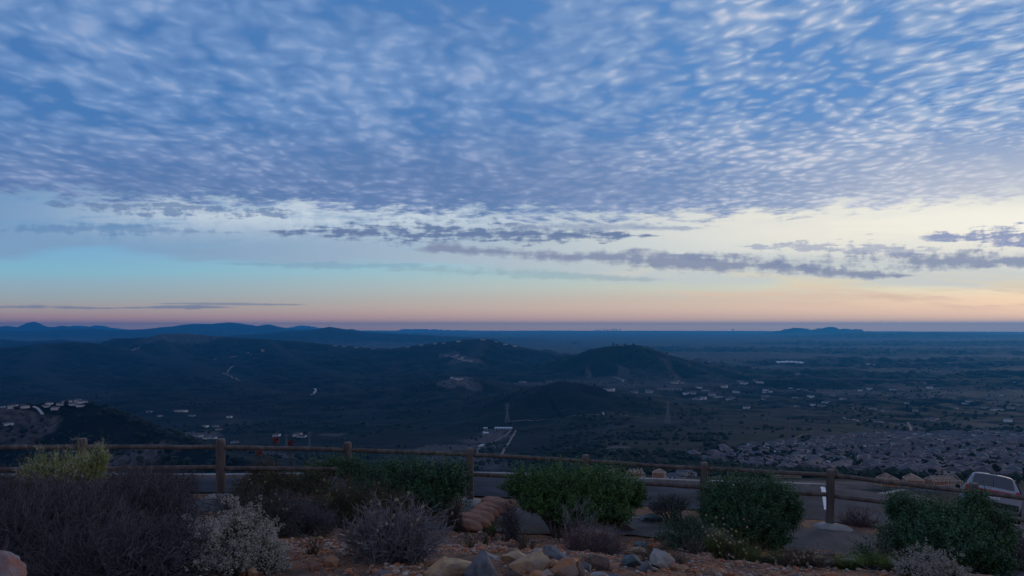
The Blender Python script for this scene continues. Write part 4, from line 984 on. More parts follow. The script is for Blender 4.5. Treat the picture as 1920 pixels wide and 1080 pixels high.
# grey fan of dead stems
twig_shrub('dead_shrub', 'grey fan shaped shrub of bare upright stems left of the boulders', 'shrub', [(735, 1010, 5.2, 94, 52), (700, 1000, 5.2, 56, 40), (785, 1000, 5.2, 46, 46), (740, 990, 5.2, 50, 40)], (735, 1130, 5.1), GT, 210, 6, 2, (0.006, 0.003, 0.002), 0.15, seed=34, spreadb=0.10, flowers=dict(count=34, size=0.013, m=FLB))
twig_shrub('dead_shrub', 'low purple brown dry twig bush behind the boulder row', 'shrub', [(1118, 1022, 7.4, 52, 26), (1090, 1014, 7.4, 36, 22), (1150, 1020, 7.4, 32, 20)], (1115, 1056, 7.2), PT, 170, 8, 2, (0.004, 0.002, 0.0015), 0.13, seed=35)
twig_shrub('dead_shrub', 'small reddish bare twig bush at the foot of the tall post by the parking lot', 'shrub', [(1612, 980, 13.5, 34, 22, 0.3)], (1612, 1002, 13.5), PT, 60, 6, 2, (0.006, 0.003, 0.0025), 0.18, seed=36)
twig_shrub('dead_shrub', 'thin dry stems standing under the wide central hedge', 'shrub', [(1085, 960, 8.6, 34, 40, 0.15)], (1085, 1030, 8.2), GT, 22, 4, 2, (0.005, 0.002, 0.0016), 0.16, seed=37)
twig_shrub('dead_shrub', 'dark bare twig bush between the sandbags and the wide central hedge', 'shrub', [(962, 978, 10.6, 22, 26, 0.2)], (962, 1008, 10.4), DK, 46, 7, 2, (0.006, 0.003, 0.002), 0.14, seed=38)
twig_shrub('dry_tuft', 'brown dry tuft just left of the sandbags', 'shrub', [(850, 964, 11.2, 16, 22, 0.15)], (850, 990, 11.1), DKB, 60, 5, 2, (0.006, 0.003, 0.002), 0.14, seed=39)
twig_shrub('dead_shrub', 'spiky dark stems left of the large blue green hedge', 'shrub', [(1640, 1035, 9.2, 40, 22, 0.2)], (1650, 1066, 9.0), DK, 40, 6, 2, (0.006, 0.003, 0.002), 0.16, seed=40, leafm=G2, nleaf=700, ll=0.04)
leafy_shrub('green_tuft', 'small bright green tuft right below the sandbags', 'shrub', [(922, 992, 10.4, 13, 13, 0.12)], (922, 1008, 10.3), YG2, 90, 18, 0.12, 0.03, 0.005, up=1.0, seed=41, stems=10, r0=0.004, spread=0.5)
twig_shrub('dead_shrub', 'dark tangled bush at the right edge beyond the hedge', 'shrub', [(1900, 1025, 10.6, 40, 34, 0.3)], (1900, 1072, 10.4), DK, 60, 10, 2, (0.006, 0.003, 0.002), 0.18, seed=42)
# near flowering bushes
leafy_shrub('flowering_coyote_bush', 'rounded bush covered in whitish grey blossom in the lower left', 'shrub',
    [(430, 1040, 4.7, 90, 62), (390, 1045, 4.7, 58, 50), (485, 1060, 4.6, 50, 50), (455, 1000, 4.8, 46, 42), (400, 1090, 4.5, 70, 44)], (430, 1150, 4.6), BG, 1500, 26, 0.11, 0.022, 0.007, up=0.9, seed=51, spread=0.55, flowers=dict(count=2300, size=0.016, m=FLW, petals=18, lift=0.75, name='blossom'))
leafy_shrub('flowering_coyote_bush', 'yellow green plumed bush in front of the left part of the fence', 'shrub',
    [(120, 872, 9.2, 72, 38), (75, 884, 9.2, 50, 36), (165, 876, 9.2, 48, 36), (110, 902, 8.9, 86, 36), (190, 856, 9.3, 14, 34, 0.12)], (120, 950, 9.4), YG, 1100, 24, 0.17, 0.032, 0.009, up=0.9, seed=52, spread=0.5, tipt=1.1, flowers=dict(count=120, size=0.014, m=FL, petals=14, lift=0.8, name='blossom'))
leafy_shrub('flowering_coyote_bush', 'yellow green bush with round buff seed heads at the lower right of centre', 'shrub',
    [(1370, 1030, 7.0, 46, 32), (1345, 1018, 7.0, 30, 28), (1400, 1045, 6.9, 34, 26), (1440, 1055, 6.9, 40, 24)], (1385, 1085, 6.8), YG2, 800, 22, 0.13, 0.026, 0.006, up=0.9, seed=53, spread=0.5, flowers=dict(count=46, size=0.014, m=FLB, petals=30, lift=0.9))
leafy_shrub('flowering_coyote_bush', 'pale green and white flowering bush at the bottom right edge', 'shrub',
    [(1745, 1070, 6.2, 44, 30), (1718, 1080, 6.1, 34, 26), (1780, 1085, 6.1, 30, 22)], (1750, 1120, 6.0), BG, 620, 24, 0.11, 0.022, 0.007, up=0.9, seed=54, spread=0.55, flowers=dict(count=900, size=0.015, m=FLW, petals=16, lift=0.75, name='blossom'))
leafy_shrub('green_plume_bush', 'olive green plumed bush at the bottom left of the large blue green hedge', 'shrub',
    [(1640, 1065, 6.6, 40, 34), (1590, 1075, 6.6, 36, 24), (1675, 1080, 6.5, 34, 24)], (1640, 1110, 6.4), YG2, 620, 24, 0.14, 0.026, 0.007, up=1.0, seed=55, spread=0.5)
twig_shrub('flowering_weeds', 'dry weeds with pinkish buff heads at the bottom right of centre', 'shrub', [(1505, 1062, 6.8, 44, 28, 0.3), (1480, 1075, 6.7, 50, 20, 0.3)], (1500, 1095, 6.6), DKB, 80, 7, 2, (0.004, 0.002, 0.0015), 0.12, seed=56, flowers=dict(count=46, size=0.012, m=FLB))
twig_shrub('dead_shrub', 'thin brown dry stems before the pale whitish boulder', 'shrub', [(1225, 1050, 6.2, 30, 36, 0.2), (1260, 1065, 6.2, 30, 24, 0.2)], (1240, 1100, 6.1), DKB, 30, 5, 2, (0.004, 0.002, 0.0015), 0.14, seed=57)
# the big dark brush on the left: several bushes grown into each other
BR = 'dry dark brush bushes on the left'
twig_shrub('dry_brush', 'largest dark dry brush bush filling the lower left corner', 'shrub', [(90, 1010, 4.9, 130, 80), (30, 1050, 4.4, 90, 60), (170, 1050, 4.5, 100, 60)], (100, 1140, 4.5), DK, 300, 20, 4, (0.006, 0.0026, 0.0016), 0.20, seed=61, group=BR, split=0.15, spreadb=0.35, lump=0.15)
twig_shrub('dry_brush', 'dark dry brush bush below the yellow green bush', 'shrub', [(110, 962, 7.6, 110, 40), (35, 948, 7.8, 60, 44), (190, 966, 7.4, 80, 42)], (110, 1010, 7.2), DK, 260, 18, 4, (0.006, 0.0028, 0.0018), 0.22, seed=62, group=BR, split=0.15, spreadb=0.35, leafm=GR, nleaf=3000, ll=0.02, lump=0.15)
twig_shrub('dry_brush', 'dark dry brush bush between the yellow green bush and the whitish one', 'shrub', [(265, 960, 6.9, 76, 60), (300, 1000, 6.6, 50, 50), (230, 930, 7.6, 66, 44)], (265, 1050, 6.5), DK, 260, 18, 4, (0.006, 0.0026, 0.0016), 0.20, seed=63, group=BR, split=0.15, spreadb=0.3, leafm=BG, nleaf=2600, ll=0.02, lump=0.15)
twig_shrub('dry_brush', 'low dark brush bush at the bottom left beside the whitish flowering bush', 'shrub', [(280, 1050, 4.3, 74, 56), (200, 1075, 4.2, 80, 56), (120, 1085, 4.1, 80, 50)], (230, 1160, 4.1), DK, 200, 16, 4, (0.005, 0.0024, 0.0015), 0.16, seed=64, group=BR, split=0.15, spreadb=0.25, lump=0.15)
twig_shrub('dry_brush', 'dark brush bush behind the others under the lower rail', 'shrub', [(290, 910, 10.6, 70, 26, 0.5), (240, 905, 10.8, 60, 26, 0.5)], (280, 955, 10.4), DK, 140, 14, 3, (0.006, 0.003, 0.002), 0.2, seed=65, group=BR, split=0.15, spreadb=0.3)

# tall red tipped stalks behind the rails
for i, (px, py, Y, lab) in enumerate([(517, 826, 14.6, 'tallest red tipped stalk behind the upper rail'), (545, 831, 14.6, 'red tipped stalk right of the tallest one'), (488, 849, 14.2, 'short red tipped stalk between the rails near the tall left post')]):
    rs = np.random.RandomState(70 + i); x, y, z = W(px, py, Y); g = zat(x, y); root = empty('red_flower_stalk', lab, 'plant', (x, y, g), 0, 'red tipped stalks behind the fence')
    b = np.array([[x + 0.05, y, g]]); C = curved(b + rs.randn(3, 3) * 0.01, np.array([[x, y, z]]) + rs.randn(3, 3) * 0.05, 8, rs, 0.02, 0)
    V_, F_ = tubes(C, np.full(C.shape[:2], 0.006), 4); link('stem', mesh_np('stem', V_ - [x, y, g], quads=F_), BARK, root)
    c = np.array([x, y, z]) + rs.randn(90, 3) * np.array([0.032, 0.025, 0.034]); V_, F_, T_ = leaves(c, rs.randn(90, 3), 0.045, 0.02, rs.rand(90), rs)
    link('petals', mesh_np('flower', V_ - [x, y, g], tris=F_, tint=T_), RDL, root)
for i, (px, py0, Y, h, lab) in enumerate([(72, 815, 8.9, 1.0, 'thin dry grass stalk rising above the upper rail at the left edge'), (62, 822, 9.0, 0.9, 'shorter thin dry grass stalk at the left edge')]):
    rs = np.random.RandomState(80 + i); x, y, z = W(px, py0, Y); g = zat(x, y); C = curved(np.array([[x - 0.12, y, g]]), np.array([[x, y, z]]), 10, rs, 0.02, 0.0)
    V_, F_ = tubes(C, np.linspace(0.005, 0.002, 10)[None], 4); d_ = C[0, -4:]; c = d_[rs.randint(0, 4, 40)] + rs.randn(40, 3) * 0.008
    V2, T2, _t = leaves(c, np.tile([[0.1, 0, 1.0]], (40, 1)) + rs.randn(40, 3) * 0.3, 0.03, 0.006, rs.rand(40), rs)
    me = mesh_np('grass_stalk', np.concatenate([V_, V2]) - [x, y, g], quads=F_, tris=T2 + len(V_), tint=np.ones(len(V_) + len(V2)) * 0.8)
    tag(link('grass_stalk', me, DKB, None, (x, y, g)), lab, 'grass', 'dry grass stalks at the left')

# small weeds on the gravel
proto = None; wr = np.random.RandomState(91)
for i in range(26):
    px, Y = wr.uniform(540, 1620), wr.uniform(5.2, 9.6)
    if any(abs(px - q[0]) < q[2] * 0.6 and abs(Y - 5.6) < 1.2 for q in ROCKS[:19]): continue
    x = PX(px) * Y; z = zat(x, Y)
    if proto is None:
        n_ = 34; A = wr.randn(n_, 3) * np.array([0.012, 0.012, 0]); B_ = np.stack([wr.randn(n_) * 0.07, wr.randn(n_) * 0.07, 0.06 + 0.12 * wr.rand(n_)], 1); C = curved(A, B_, 5, wr, 0.08, 0.08)
        V_, F_ = tubes(C, np.full(C.shape[:2], 0.0016), 3); V2, T2, t2 = leaves(C[wr.randint(0, n_, 150), wr.randint(1, 5, 150)], wr.randn(150, 3) + [0, 0, 0.6], 0.022, 0.007, wr.rand(150), wr)
        proto = mesh_np('dry_weed', np.concatenate([V_, V2]), quads=F_, tris=T2 + len(V_), tint=np.concatenate([wr.rand(len(V_)), t2])); proto.materials.append(DKB)
    o = bpy.data.objects.new('dry_weed', proto); COL.objects.link(o); o.location = (x, Y, z); o.rotation_euler = (0, 0, wr.rand() * 6.28); k = 0.6 + wr.rand() * 0.9; o.scale = (k, k, k)
    tag(o, 'small dry brown weed growing in the gravel between the bushes', 'weed', 'small weeds on the gravel')

# ------------------------------------------------------------------ the parked car
def build_car():
    X_, Y_ = PX(1849) * 27.0, 27.0; az = R(33); g = float(tps(np.array([X_]), np.array([Y_]))[0]) + 0.012
    fx, fy = math.sin(az), math.cos(az)
    gx = float(tps(np.array([X_ + 1.3 * fx]), np.array([Y_ + 1.3 * fy]))[0]) - float(tps(np.array([X_ - 1.3 * fx]), np.array([Y_ - 1.3 * fy]))[0])
    gy = float(tps(np.array([X_ + 0.8 * fy]), np.array([Y_ - 0.8 * fx]))[0]) - float(tps(np.array([X_ - 0.8 * fy]), np.array([Y_ + 0.8 * fx]))[0])
    root = empty('parked_car', 'white parked hatchback seen from behind at the right edge beyond the fence', 'car', (X_, Y_, g))
    root.rotation_mode = 'XYZ'; root.rotation_euler = (math.atan2(gx, 2.6), math.atan2(-gy, 1.6) * 0.35, -az)
    paint = mat('white_paint', (0.34, 0.35, 0.38), (0.31, 0.32, 0.35), 3, 0.5, 2, spec=0.25); glass = mat('car_glass', (0.035, 0.042, 0.052), None, rough=0.06, spec=0.9)
    black = mat('black_trim', (0.02, 0.02, 0.022), (0.03, 0.03, 0.03), 8, 0.6); red = mat('tail_light_red', (0.42, 0.015, 0.02), (0.30, 0.01, 0.015), 12, 0.2); rim_m = mat('wheel_metal', (0.45, 0.46, 0.48), None, rough=0.35, metallic=0.9)
    # body shell: stations rear -> front: y, half width, sill z, belt z, roof z (or None), roof half width
    st = [(-2.28, 0.70, 0.42, 0.86, 0.90, 0.60), (-2.24, 0.84, 0.30, 0.98, 1.04, 0.72), (-2.12, 0.90, 0.27, 1.06, 1.14, 0.76), (-1.88, 0.93, 0.26, 1.08, 1.56, 0.63), (-1.62, 0.94, 0.26, 1.08, 1.66, 0.62), (-0.9, 0.95, 0.24, 1.07, 1.68, 0.64),
          (0.0, 0.95, 0.24, 1.05, 1.64, 0.64), (0.45, 0.95, 0.24, 1.04, 1.54, 0.64), (1.15, 0.94, 0.24, 1.02, 1.10, 0.72), (1.7, 0.92, 0.25, 0.95, 1.00, 0.70), (2.15, 0.84, 0.28, 0.80, 0.86, 0.62), (2.28, 0.66, 0.36, 0.68, 0.72, 0.5)]
    V_ = []
    for y, hw, sz_, bz, rz_, rw in st:
        ring = [(0.0, sz_), (hw * 0.82, sz_), (hw * 0.97, sz_ + 0.08), (hw, (sz_ + bz) / 2), (hw * 0.975, bz - 0.03), (hw * 0.93, bz), (rw * 1.06, rz_ - 0.07 * (rz_ - bz > 0.2)), (rw * 0.93, rz_), (rw * 0.45, rz_ + 0.03), (0.0, rz_ + 0.035)]
        V_ += [(a, y, b) for a, b in ring] + [(-a, y, b) for a, b in ring[1:-1][::-1]]
    n = 18; F_ = grid_faces(len(st), n, wrap=True)
    me = bpy.data.meshes.new('body'); me.from_pydata(V_, [], [tuple(f) for f in F_] + [tuple(range(n)), tuple(range((len(st) - 1) * n, len(st) * n))[::-1]]); me.update(); me.polygons.foreach_set('use_smooth', [True] * len(me.polygons))
    body = link('body', me, paint, root); b = body.modifiers.new('sub', 'SUBSURF'); b.levels = b.render_levels = 1
    def panel(name, pts, m, off, parent=root, th=0.012):
        pts = [Vector(q) for q in pts]; nrm = (pts[1] - pts[0]).cross(pts[2] - pts[0]).normalized(); mb = MB()
        a = [q + nrm * off for q in pts]; c = [q + nrm * (off - th) for q in pts]; k = len(pts)
        mb.add(a + c, [tuple(range(k)), tuple(range(k, 2 * k))[::-1]] + [(i, k + i, k + (i + 1) % k, (i + 1) % k) for i in range(k)]); return mb.build(name, m, parent)
    panel('rear_window', [(-0.66, -2.13, 1.13), (0.66, -2.13, 1.13), (0.575, -1.87, 1.555), (0.30, -1.85, 1.585), (-0.30, -1.85, 1.585), (-0.575, -1.87, 1.555)], glass, 0.035)
    for s in (1, -1):
        q = [(0.885 * s, -1.72, 1.12), (0.885 * s, 0.95, 1.09), (0.675 * s, 0.38, 1.56), (0.67 * s, -1.55, 1.59)]
        panel('side_window', q if s > 0 else q[::-1], glass, 0.03)
        panel('tail_light', ([(0.66, -2.28, 0.88), (0.87, -2.22, 0.86), (0.83, -2.17, 1.09), (0.70, -2.20, 1.10)] if s > 0 else [(-0.87, -2.22, 0.86), (-0.66, -2.28, 0.88), (-0.70, -2.20, 1.10), (-0.83, -2.17, 1.09)]), red, 0.035)
        mb = MB(); mb.box((s * 1.02, 0.72, 1.12), (0.16, 0.10, 0.13)); mb.build('side_mirror', black, root)
        for y in (-1.38, 1.42):
            w = MB(); w.bar((s * 0.74, y, 0.33), (s * 0.955, y, 0.33), 0.335, 24); wo = w.build('wheel', black, root, True); r2 = MB(); r2.bar((s * 0.93, y, 0.33), (s * 0.968, y, 0.33), 0.215, 20); r2.build('rim', rim_m, wo)
    panel('windshield', [(0.66, 1.10, 1.13), (-0.66, 1.10, 1.13), (-0.57, 0.46, 1.60), (0.57, 0.46, 1.60)], glass, 0.03)
    panel('red_trim', [(-0.66, -2.29, 0.955), (0.66, -2.29, 0.955), (0.66, -2.265, 1.02), (-0.66, -2.265, 1.02)], red, 0.03)
    panel('number_plate', [(-0.24, -2.30, 0.70), (0.24, -2.30, 0.70), (0.24, -2.295, 0.84), (-0.24, -2.295, 0.84)], mat('plate_white', (0.6, 0.6, 0.6), None, rough=0.5), 0.02)
    mb = MB(); mb.bar((0.02, -2.16, 1.15), (0.0, -1.95, 1.46), 0.016, 6); mb.box((0, -1.845, 1.66), (0.26, 0.06, 0.03)); mb.build('wiper', black, root)
    mb = MB(); mb.box((0, -2.27, 0.52), (1.62, 0.12, 0.20)); mb.build('rear_bumper', black, root)
build_car()

# ------------------------------------------------------------------ houses
WALLS = [mat('stucco_cream', (0.66, 0.62, 0.57), (0.58, 0.54, 0.50), 0.4, 0.9), mat('stucco_tan', (0.44, 0.39, 0.35), (0.38, 0.33, 0.30), 0.4, 0.9), mat('stucco_white', (0.78, 0.78, 0.78), (0.68, 0.68, 0.68), 0.4, 0.9)]
ROOFS = [mat('roof_brown', (0.10, 0.078, 0.088), (0.068, 0.054, 0.062), 0.6, 0.9), mat('roof_pinkish', (0.145, 0.11, 0.12), (0.11, 0.085, 0.095), 0.6, 0.9), mat('roof_grey', (0.10, 0.105, 0.125), (0.08, 0.085, 0.10), 0.6, 0.9)]
ROOFN = ['brown', 'pinkish brown', 'grey']; WALLN = ['cream', 'tan', 'white']
DARKW = mat('window_dark', (0.02, 0.022, 0.028), None, rough=0.15, spec=0.6); GARD = mat('garage_white', (0.55, 0.55, 0.54), (0.48, 0.48, 0.47), 0.5, 0.8)

def hip(mb, cx, cy, w, d, z, rise, ov=0.5, gable=False, mi=0):
    hw, hd = w / 2 + ov, d / 2 + ov
    base = [(cx - hw, cy - hd, z), (cx + hw, cy - hd, z), (cx + hw, cy + hd, z), (cx - hw, cy + hd, z)]
    if w >= d: k = 0 if gable else hd * 0.95; rg = [(cx - hw + k, cy, z + rise), (cx + hw - k, cy, z + rise)]; fs = [(0, 1, 5, 4), (1, 2, 5), (2, 3, 4, 5), (3, 0, 4), (3, 2, 1, 0)]
    else: k = 0 if gable else hw * 0.95; rg = [(cx, cy - hd + k, z + rise), (cx, cy + hd - k, z + rise)]; fs = [(0, 1, 4), (1, 2, 5, 4), (2, 3, 5), (3, 0, 4, 5), (3, 2, 1, 0)]
    mb.add(base + rg, fs, mi)
def house_parts(kind, scale=1.0):
    """(walls, roof, door) collectors; the front faces -Y"""
    wl, rf, gd = MB(), MB(), MB(); s = scale
    if kind == 0:
        wl.box((0, 1, 2.4 - 1), (12 * s, 11 * s, 6.8)); hip(rf, 0, 1, 12 * s, 11 * s, 4.85, 2.3); wl.box((3.0 * s, -6.2 * s, 1.2 - 1), (6 * s, 5 * s, 4.0)); hip(rf, 3.0 * s, -5.8 * s, 6 * s, 6 * s, 2.25, 1.7, 0.4, True)
        gd.box((3.0 * s, -8.72 * s, 1.15), (4.6 * s, 0.1, 2.2)); wins = [(-3, -4.52, 3.7), (-3, -4.52, 1.3), (2.5, -4.52, 3.9)]
    elif kind == 1:
        wl.box((0, 0, 2.4 - 1), (14 * s, 10 * s, 6.8)); hip(rf, 0, 0, 14 * s, 10 * s, 4.85, 2.1); wl.box((-4 * s, -4.8 * s, 2.3 - 1), (5 * s, 4 * s, 6.4)); hip(rf, -4 * s, -4.4 * s, 5 * s, 5 * s, 4.55, 1.6, 0.45, True)
        gd.box((3.4 * s, -5.06 * s, 1.15), (4.8 * s, 0.1, 2.2)); wins = [(-4, -6.84, 3.6), (3.4, -5.06, 3.9), (0.3, -5.06, 3.9)]
    else:
        wl.box((0, 0, 1.2 - 1), (17 * s, 10 * s, 4.4)); hip(rf, 0, 0, 17 * s, 10 * s, 2.45, 2.2); wl.box((5 * s, -6 * s, 1.2 - 1), (6 * s, 4 * s, 4.2)); hip(rf, 5 * s, -5 * s, 6 * s, 6.5 * s, 2.35, 1.8, 0.4, True)
        gd.box((5 * s, -8.06 * s, 1.15), (4.6 * s, 0.1, 2.1)); wins = [(-5, -5.06, 1.4), (-1, -5.06, 1.4)]
    for x, y, z in wins: wl.box((x * s, y * s, z), (1.7 * s, 0.08, 1.2), 0, 1)
    for x, y, z in [(-3, 6.6 if kind == 0 else 5.05, 3.5 if kind < 2 else 1.4), (2.6, 6.6 if kind == 0 else 5.05, 3.5 if kind < 2 else 1.4)]: wl.box((x * s, y * s if kind else y, z), (1.8 * s, 0.08, 1.2), 0, 1)
    return wl, rf, gd
HM = {}
def house_meshes(kind, wi, ri):
    k = (kind, wi, ri)
    if k not in HM:
        out = []
        for mb, nm, ms in zip(house_parts(kind), ('wall', 'roof', 'garage_door'), ([WALLS[wi], DARKW], [ROOFS[ri]], [GARD])):
            me = bpy.data.meshes.new(nm); me.from_pydata([tuple(q) for q in mb.v], [], mb.f); me.update(); me.polygons.foreach_set('material_index', mb.mi)
            for m_ in ms: me.materials.append(m_)
            out.append((nm, me))
        HM[k] = out
    return HM[k]
def put_house(loc, rz, kind, wi, ri, label, group, sc=1.0, name='house'):
    root = empty(name, label, 'house', loc, rz, group); root.scale = (sc, sc, sc)
    for nm, me in house_meshes(kind, wi, ri):
        o = bpy.data.objects.new(nm, me); COL.objects.link(o); o.parent = root
    return root

def th1(x, y): return float(terrain_h(np.array([float(x)]), np.array([float(y)]))[0])
# suburb streets: districts (column range, depth range near/far as functions), direction, spacing
hrs = np.random.RandomState(21)
def in_suburb(px, Y):
    near = np.interp(px, [1290, 1340, 1400, 1500, 1600, 1700, 1980], [1040, 960, 840, 700, 640, 610, 560]); farb = np.interp(px, [1290, 1340, 1400, 1500, 1600, 1700, 1800, 1980], [1080, 1180, 1290, 1430, 1560, 1700, 1760, 1760])
    return (Y > near) and (Y < farb) and 1315 < px < 1975
DIST = [  # (px range, Y range, direction angle from +Y, wiggle)
    ((1300, 1455), (700, 2000), R(4), 14), ((1455, 1600), (600, 1150), R(24), 22), ((1455, 1660), (1150, 2000), R(-50), 30), ((1600, 1760), (560, 1150), R(-38), 26), ((1660, 1990), (1150, 2000), R(72), 30), ((1760, 1990), (540, 1150), R(-62), 26)]
taken = []; sites = []; streets = []
for di, (pr, yr, ang, wig) in enumerate(DIST):
    c, s = math.sin(ang), math.cos(ang); ox, oy = PX((pr[0] + pr[1]) / 2) * (yr[0] + min(yr[1], 1700)) / 2, (yr[0] + min(yr[1], 1700)) / 2
    for k in range(-16, 17):
        run = []
        for u in np.arange(-900, 900, 4.0):
            off = k * 64 + wig * math.sin(u / 95.0 + di) ; x = ox + c * u + s * off; y = oy + s * u - c * off
            if y < 200: continue
            px = x / y * FPX + 960
            ok = pr[0] <= px < pr[1] and yr[0] <= y < yr[1] and in_suburb(px, y)
            if ok:
                run.append((x, y))
            if (not ok or u > 890) and run:
                if len(run) > 10: streets.append(run)
                run = []
for run in streets:
    P = np.array(run); d = np.concatenate([[0], np.cumsum(np.hypot(*np.diff(P, axis=0).T))]); T = np.gradient(P, axis=0); T /= np.hypot(*T.T)[:, None]
    q = 8.0
    while q < d[-1] - 6:
        i = np.searchsorted(d, q); i = min(i, len(P) - 1); t_ = T[i]; n_ = np.array([t_[1], -t_[0]])
        for sd in (1, -1):
            c_ = P[i] + n_ * sd * 17.5 + hrs.randn(2) * 0.8
            if all((c_[0] - a) ** 2 + (c_[1] - b) ** 2 > 17.4 ** 2 for a, b in taken) and hrs.rand() > 0.07:
                taken.append(tuple(c_)); sites.append((c_[0], c_[1], math.atan2(n_[1] * sd, n_[0] * sd) - math.pi / 2, hrs.randint(3), hrs.choice(3, p=[.4, .38, .22]), hrs.choice(3, p=[.45, .4, .15])))
        q += 19.6
# front (larger looking) houses are things, the far rest one mass
sites.sort(key=lambda q: q[1])
cols_n = [(1315, 1455, 'left'), (1455, 1600, 'left middle'), (1600, 1760, 'right middle'), (1760, 2000, 'right')]
for i, (x, y, rz, kd, wi, ri) in enumerate(sites[:285]):
    px = x / y * FPX + 960; zn = [c[2] for c in cols_n if c[0] <= px < c[1]] or ['right']
    band = 'front' if y < 780 else ('middle' if y < 930 else 'rear')
    put_house((x, y, th1(x, y)), rz, kd, wi, ri, 'small %s house with %s roof in the %s rows, %s part of suburb' % (WALLN[wi], ROOFN[ri], band, zn[0]), 'houses of the suburb beyond the fence', 1.25)
rest = sites[285:]
if rest:
    zs = terrain_h(np.array([q[0] for q in rest]), np.array([q[1] for q in rest])); fm = MB()
    for (x, y, rz, kd, wi, ri), z in zip(rest, zs):
        cs, sn = math.cos(rz), math.sin(rz)
        for j, mb in enumerate(house_parts(kd)):
            fm.add([(x + 1.2 * (a * cs - b * sn), y + 1.2 * (a * sn + b * cs), z + 1.2 * c) for a, b, c in mb.v], mb.f, 0)
            fm.mi[-len(mb.f):] = [(wi if m_ == 0 else 6) if j == 0 else (3 + ri if j == 1 else 7) for m_ in mb.mi]
    o = fm.build('suburb_houses', WALLS + ROOFS + [DARKW, GARD]); o['kind'] = 'stuff'
street_m = mat('street_surface', (0.50, 0.52, 0.55), (0.40, 0.42, 0.45), 0.1, 0.9)
def drape(name, P, w, m, lift, kind='structure', n=None):
    L = np.hypot(*np.diff(np.array([(a[0], a[1]) for a in P]), axis=0).T).sum(); return tag(ribbon(name, P, w, terrain_h, m, lift, 0, n or int(max(8, min(200, L / 8)))), kind=kind)
for run in streets: drape('street', run, 7.5, street_m, 0.35)

# ------------------------------------------------------------------ trees of the suburb and the valleys
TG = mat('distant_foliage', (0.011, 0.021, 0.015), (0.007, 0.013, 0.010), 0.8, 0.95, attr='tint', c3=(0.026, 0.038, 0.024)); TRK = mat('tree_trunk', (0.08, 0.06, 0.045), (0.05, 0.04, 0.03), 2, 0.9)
def crown(seed, n=260, tall=1.0):
    rs = np.random.RandomState(seed); lobes = np.concatenate([[[0, 0, 3.4 * tall, 1.7, 1.9 * tall]], np.stack([rs.randn(6) * 1.2, rs.randn(6) * 1.2, 3.2 * tall + rs.randn(6) * 0.9, 0.7 + rs.rand(6) * 0.7, 0.7 + rs.rand(6) * 0.7], 1)])
    k = rs.randint(0, len(lobes), n); d = unit(rs.randn(n, 3)); r_ = 0.6 + 0.45 * rs.rand(n); P = lobes[k, :3] + d * (r_ * lobes[k, 3])[:, None] * np.array([1, 1, 1]); P[:, 2] = np.maximum(P[:, 2], 0.7)
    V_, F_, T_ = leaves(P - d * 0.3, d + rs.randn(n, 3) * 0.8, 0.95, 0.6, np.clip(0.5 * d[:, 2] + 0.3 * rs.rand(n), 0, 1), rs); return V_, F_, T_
tree_mesh = []
for k in range(5):
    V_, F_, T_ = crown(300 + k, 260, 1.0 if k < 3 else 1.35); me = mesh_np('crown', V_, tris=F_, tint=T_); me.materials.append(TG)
    tb = MB(); tb.bar((0, 0, -0.6), (0.1, 0, 2.4), 0.22, 6, r2=0.13); tb.bar((0.08, 0, 1.8), (0.9, 0.3, 3.2), 0.12, 5, r2=0.05); tb.bar((0.08, 0, 1.9), (-0.8, -0.2, 3.3), 0.11, 5, r2=0.04)
    mt = bpy.data.meshes.new('trunk'); mt.from_pydata([tuple(q) for q in tb.v], [], tb.f); mt.update(); mt.materials.append(TRK); tree_mesh.append((me, mt))
trs = np.random.RandomState(33); tree_sites = []
for (x, y, rz, *_) in sites:
    if trs.rand() < 0.62:
        a = trs.rand() * 6.28; d = 9.5 + 3 * trs.rand(); tree_sites.append((x + d * math.cos(a), y + d * math.sin(a)))
def in_any(x, y, r2): return any((x - a) ** 2 + (y - b) ** 2 < r2 for a, b in taken)
tree_sites = [q for q in tree_sites if not any((q[0] - a) ** 2 + (q[1] - b) ** 2 < 49 for a, b in taken)]
tree_sites.sort(key=lambda q: q[1]); n_tree = 230
for i, (x, y) in enumerate(tree_sites[:n_tree]):
    px = x / y * FPX + 960; zn = ([c[2] for c in cols_n if c[0] <= px < c[1]] or ['right'])[0]; sz = 0.9 + trs.rand() * 0.9; k = trs.randint(5); big_ = 'large' if sz > 1.35 else 'small'
    root = empty('garden_tree', '%s dark %s tree among the %s houses in the %s part of suburb' % (big_, 'round' if k < 3 else 'tall', 'front' if y < 800 else 'further', zn), 'tree', (x, y, th1(x, y)), trs.rand() * 6.28, 'garden trees between the suburb houses'); root.scale = (sz, sz, sz)
    for nm, me in zip(('crown', 'trunk'), tree_mesh[k]):
        o = bpy.data.objects.new(nm, me); COL.objects.link(o); o.parent = root

